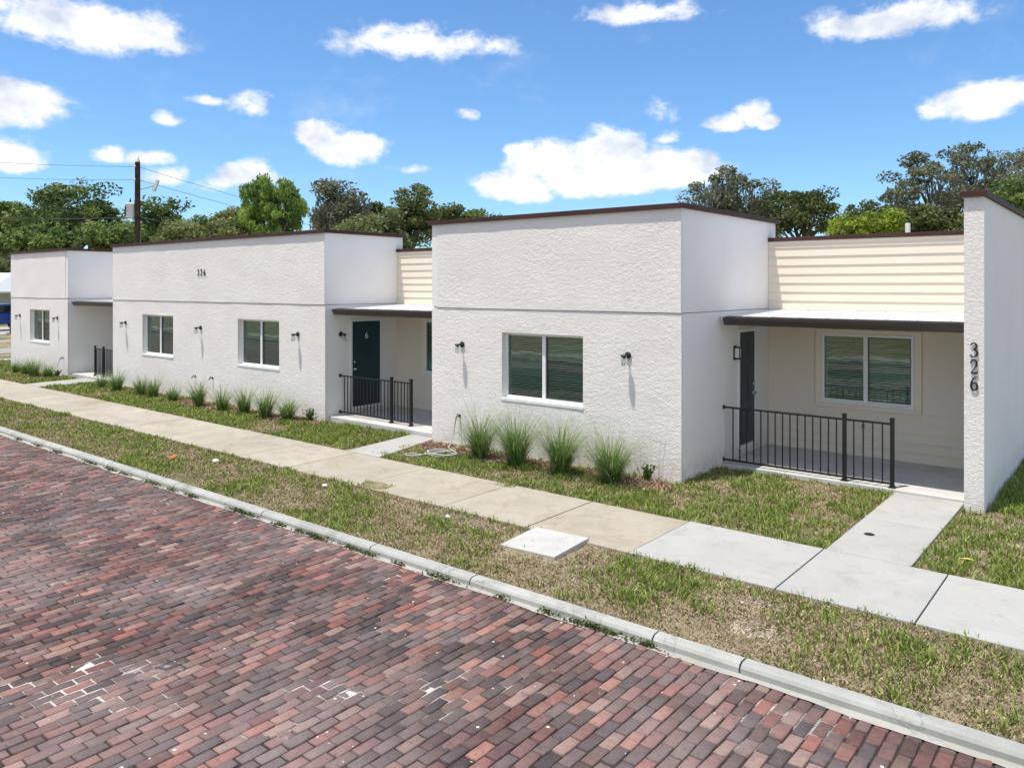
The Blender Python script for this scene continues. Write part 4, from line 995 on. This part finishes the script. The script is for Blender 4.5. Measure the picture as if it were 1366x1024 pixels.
M['pole'] = simple('weathered_pole_wood', (.07, .05, .045), .95, .1, 0, .4, 5, .6, 25)
P1 = world_at(183.5, 207, 45); p1 = wood_pole(P1[0], P1[1], P1[2], 'wooden utility pole with a white transformer above the left block roofs')
P2 = world_at(645, 340, 110); wood_pole(P2[0], P2[1], 9.2, 'distant wooden utility pole hidden behind the nearest block', False)
P3 = world_at(-300, 187, 40); wood_pole(P3[0], P3[1], 11, 'wooden utility pole out past the left edge', False)
M['wire'] = simple('grey_wire', (.10, .10, .10), .5, .3)
def wire(a, b_, sag, r, label):
    P = []
    for k in range(21):
        t = k/20; P.append((a[0]+(b_[0]-a[0])*t, a[1]+(b_[1]-a[1])*t, a[2]+(b_[2]-a[2])*t-4*sag*t*(1-t)))
    q = MB(); q.tube(P, r, 5, False); tag(q.build('power_line', M['wire']), label, 'power line', 'overhead power lines')
for (z1, z2, z3, r, sg, nm) in ((9.9, 8.6, 10.4, .010, .3, 'top'), (9.15, 8.0, 9.7, .010, .4, 'middle'), (7.0, 6.6, 7.6, .028, .5, 'lowest, thickest')):
    wire((P1[0], P1[1], z1), (P3[0], P3[1], z3), sg, r, f'{nm} power line running left from the utility pole')
    wire((P1[0], P1[1], z1), (P2[0], P2[1], z2), 1.0, r*1.3 if r < .02 else r, f'{nm} power line running right from the utility pole behind the trees')

# ------------------------------------------------------------------ neighbour house and car at the left edge
hx, hy, _ = world_at(-92, 382, 64)
t = thing('neighbour_house', 'white metal-roofed house at the far left edge', 'house', (hx, hy, 0)); t.rotation_euler.z = YAW
q = MB(); q.box(-5, 5, .0, 8, 0, 2.6); q.build('wall', simple('pale_house_wall', (.55, .55, .52)), t)
q = MB(); fn = lambda a, b_, h: (a, h, b_)
i = len(q.v); q.v += [(-6.6, -3.3, 2.45), (6.6, -3.3, 2.45), (6.6, 8, 2.45), (-6.6, 8, 2.45), (-6.6, -3.3, 2.58), (6.6, -3.3, 2.58), (6.6, 8, 2.58), (-6.6, 8, 2.58), (-5.3, 2.3, 4.15), (5.3, 2.3, 4.15)]
for f in ((3, 2, 1, 0), (0, 1, 5, 4), (1, 2, 6, 5), (2, 3, 7, 6), (3, 0, 4, 7), (4, 5, 9, 8), (5, 6, 9), (6, 7, 8, 9), (7, 4, 8)): q.f.append(tuple(i+k for k in f)); q.t.append(None)
q.build('roof', M['trim'], t)
q = MB(); q.box(-6.2, 6.2, -3.1, -2.98, 2.3, 2.445); q.build('porch_beam', M['trim'], t)
for xx in (-4.6, 0, 6.0):
    q = MB(); q.box(xx-.07, xx+.07, -3.0, -2.86, 0, 2.4); q.build('post', M['trim'], t)
for xx in (-2.8, 2.4):
    q = MB(); q.box(xx-.6, xx+.6, -.03, -.002, .9, 2.1); q.build('window', M['dark'], t)
    q = MB(); q.box(xx-.7, xx+.7, -.02, -.001, .82, .9); q.build('window_sill', M['trim'], t)
M['paint'] = simple('blue_car_paint', (.015, .07, .32), .25, .6, .2, .1, 2)
M['rubber'] = simple('tyre_rubber', (.02, .02, .02), .9, .1); M['carglass'] = simple('dark_car_glass', (.02, .025, .03), .08, .7)
cx, cy, _ = world_at(-2, 382, 53.5)
t = thing('parked_car', 'blue pickup truck parked in front of the white-roofed house', 'car', (cx, cy, 0)); t.rotation_euler.z = R(15)
fn = lambda a, b_, h: (h, a, b_)
q = MB(); q.prism([(-2.6, .45), (-2.65, .85), (-2.5, 1.05), (-1.2, 1.18), (2.6, 1.2), (2.65, .5)], fn, -.93, .93); q.build('body', M['paint'], t, bevel=.05)
q = MB(); q.prism([(-1.3, 1.17), (-.65, 1.78), (.75, 1.80), (.95, 1.18)], fn, -.80, .80); cb = q.build('cab', M['paint'], t, bevel=.05)
q = MB(); q.prism([(-1.25, 1.22), (-.72, 1.72), (-.75, 1.72), (-1.29, 1.22)], fn, -.72, .72); q.build('windscreen', M['carglass'], cb)
q = MB(); q.box(-.806, .806, -.6, .7, 1.25, 1.68); q.build('side_window', M['carglass'], cb)
q = MB(); q.box(-.6, .6, -2.70, -2.6, .62, .9); q.build('grille', M['black_matt'], t); q = MB(); q.box(-.95, .95, -2.78, -2.6, .38, .6); q.build('bumper', M['black_matt'], t, bevel=.03)
for s in (-1, 1):
    q = MB(); q.box(s*.77-.14, s*.77+.14, -2.69, -2.55, .68, .90); q.build('headlight', M['vinyl'], t, bevel=.02)
    for yy in (-1.7, 1.6):
        q = MB(); q.lathe((s*.86, yy, .38), [(0, -.11), (.30, -.11), (.38, -.08), (.38, .08), (.30, .11), (0, .11)], 22, 'x'); w = q.build('wheel', M['rubber'], t, True)
        q = MB(); q.lathe((s*.86, yy, .38), [(0, s*.125), (.2, s*.125), (.23, s*.112)], 16, 'x'); q.build('rim', M['steel'], w)

# ------------------------------------------------------------------ sky, sun
sv = Vector((-.13, -.255, 1)).normalized(); elev = math.asin(sv.z); az = math.atan2(sv.x, sv.y)
sd = bpy.data.lights.new('sun', 'SUN'); sd.energy = 4.6; sd.angle = R(.5); sd.color = (1, .93, .83)
so = bpy.data.objects.new('sun', sd); COL.objects.link(so); so.rotation_euler = sv.to_track_quat('Z', 'Y').to_euler()
w = bpy.data.worlds.new('World'); scene.world = w; w.cycles.sampling_method = 'MANUAL'; w.cycles.sample_map_resolution = 512; w.use_nodes = True; nt = w.node_tree; nt.nodes.clear()
out = N(nt, 'ShaderNodeOutputWorld'); bg = N(nt, 'ShaderNodeBackground'); bg.inputs['Strength'].default_value = .125
sky = N(nt, 'ShaderNodeTexSky', sky_type='NISHITA', sun_disc=False, sun_elevation=elev, sun_rotation=az, altitude=0, air_density=1.0, dust_density=.3, ozone_density=1.5)
# clouds: laid on the sky sphere by azimuth and elevation
geo = N(nt, 'ShaderNodeTexCoord'); sep = N(nt, 'ShaderNodeSeparateXYZ'); L(nt, geo.outputs['Generated'], sep.inputs[0])
def mth(op, a, b_=None, c=None):
    n = N(nt, 'ShaderNodeMath', operation=op)
    for i, x in enumerate((a, b_, c)):
        if x is None: continue
        if hasattr(x, 'is_output'): L(nt, x, n.inputs[i])
        else: n.inputs[i].default_value = x
    return n.outputs[0]
azn = mth('ARCTAN2', sep.outputs[0], sep.outputs[1]); eln = mth('ARCSINE', sep.outputs[2])
cmb = N(nt, 'ShaderNodeCombineXYZ'); L(nt, azn, cmb.inputs[0]); L(nt, mth('MULTIPLY', eln, 1.5), cmb.inputs[1])
def ntex(scale, detail, rough=.6, off=0, dist=0):
    n = N(nt, 'ShaderNodeTexNoise'); n.noise_dimensions = '4D'; n.inputs['W'].default_value = off; n.inputs['Scale'].default_value = scale; n.inputs['Detail'].default_value = detail; n.inputs['Roughness'].default_value = rough; n.inputs['Distortion'].default_value = dist
    L(nt, cmb.outputs[0], n.inputs['Vector']); return n.outputs['Fac']
n1 = ntex(9, 3, .5, 1.0); n2 = ntex(24, 8, .62, 2.0, .2)
wx = mth('MULTIPLY_ADD', n1, .10, -.05); azw = mth('ADD', azn, wx)
def px_dir(u, v):
    p = world_at(u, v, 100); x, y, z = p[0], p[1], p[2]-CAMZ
    return math.atan2(x, y), math.asin(z/math.sqrt(x*x+y*y+z*z))
CL = [(20, 142, 92, 44, 1.), (22, 213, 46, 34, 1.), (215, 158, 24, 14, .62), (340, 143, 46, 20, .50), (150, 208, 34, 15, .72), (200, 212, 32, 13, .72), (232, 238, 34, 18, .55), (300, 246, 30, 16, .45), (338, 236, 44, 24, 1.), (425, 185, 42, 28, 1.1), (458, 202, 54, 30, 1.1), (624, 155, 17, 11, .75),
      (725, 218, 58, 38, 1.2), (812, 216, 74, 50, 1.3), (890, 228, 84, 38, 1.2), (790, 245, 116, 30, 1.1), (695, 252, 54, 32, 1.15), (690, 200, 22, 14, .7), (883, 150, 22, 18, .42), (900, 186, 22, 10, .4), (1000, 156, 34, 26, 1.05), (965, 166, 34, 16, .95), (1030, 166, 28, 14, .9), (1310, 138, 92, 34, 1.1), (1250, 150, 34, 18, .8),
      (1190, 30, 130, 34, .8), (560, 60, 120, 30, .6), (120, 40, 160, 46, .9), (280, 135, 26, 8, .4), (540, 226, 30, 8, .32), (860, 20, 90, 20, .6)]
acc = None
for (u, v_, hw, hh, st) in CL:
    a0, e0 = px_dir(u, v_); a1, _ = px_dir(u+hw, v_); _, e1 = px_dir(u, v_-hh)
    da = mth('MULTIPLY', mth('SUBTRACT', azw, a0), 1/(a1-a0)); de = mth('MULTIPLY', mth('SUBTRACT', eln, e0), 1/(e1-e0))
    # flatter base: below the centre the cloud falls off faster
    de2 = mth('MULTIPLY', de, mth('MULTIPLY_ADD', mth('LESS_THAN', de, 0), .45, 1))
    r2 = mth('ADD', mth('MULTIPLY', da, da), mth('MULTIPLY', de2, de2))
    g = mth('MULTIPLY', mth('SUBTRACT', 1, mth('SQRT', r2)), st); g = mth('MAXIMUM', g, -.6)
    acc = g if acc is None else mth('MAXIMUM', acc, g)
dens = mth('ADD', acc, mth('MULTIPLY', mth('SUBTRACT', n2, .5), 1.9))
mr = N(nt, 'ShaderNodeMapRange', interpolation_type='SMOOTHSTEP'); L(nt, dens, mr.inputs['Value']); mr.inputs['From Min'].default_value = -.10; mr.inputs['From Max'].default_value = .48
# keep wisps only around the placed clouds
gate = N(nt, 'ShaderNodeMapRange'); L(nt, acc, gate.inputs['Value']); gate.inputs['From Min'].default_value = -.30; gate.inputs['From Max'].default_value = .12
alpha = mth('MULTIPLY', mr.outputs[0], gate.outputs[0]); alpha = mth('MULTIPLY', alpha, .97)
# unseen clouds added overhead and behind the viewer as white fill on walls
def mrange(x, a, b_):
    n = N(nt, 'ShaderNodeMapRange', interpolation_type='SMOOTHSTEP'); L(nt, x, n.inputs['Value']); n.inputs['From Min'].default_value = a; n.inputs['From Max'].default_value = b_; return n.outputs[0]
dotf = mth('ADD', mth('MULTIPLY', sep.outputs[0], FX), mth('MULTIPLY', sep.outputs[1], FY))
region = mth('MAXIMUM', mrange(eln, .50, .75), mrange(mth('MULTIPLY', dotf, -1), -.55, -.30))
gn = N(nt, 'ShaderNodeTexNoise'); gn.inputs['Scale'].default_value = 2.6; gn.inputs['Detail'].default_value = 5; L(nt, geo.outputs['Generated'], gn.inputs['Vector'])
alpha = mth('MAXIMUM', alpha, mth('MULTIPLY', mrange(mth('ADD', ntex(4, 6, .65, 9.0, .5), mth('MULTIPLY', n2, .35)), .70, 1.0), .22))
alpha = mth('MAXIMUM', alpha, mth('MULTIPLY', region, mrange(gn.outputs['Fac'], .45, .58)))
skyc = mix(nt, 1.0, sky.outputs[0], (.74, 1.03, 1.30), 'MULTIPLY')
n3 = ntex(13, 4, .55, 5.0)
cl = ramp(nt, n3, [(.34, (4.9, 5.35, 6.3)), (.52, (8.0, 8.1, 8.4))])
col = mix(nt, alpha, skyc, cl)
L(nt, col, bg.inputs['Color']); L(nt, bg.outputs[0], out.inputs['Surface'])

vs = scene.view_settings; vs.view_transform = 'Standard'; vs.look = 'None'; vs.exposure = 0.15; vs.gamma = 1; vs.use_curve_mapping = False
scene.render.resolution_x = 1024; scene.render.resolution_y = 767
scene.render.engine = 'CYCLES'
cy_ = scene.cycles; cy_.max_bounces = 6; cy_.transparent_max_bounces = 10; cy_.diffuse_bounces = 4; cy_.glossy_bounces = 3; cy_.transmission_bounces = 3
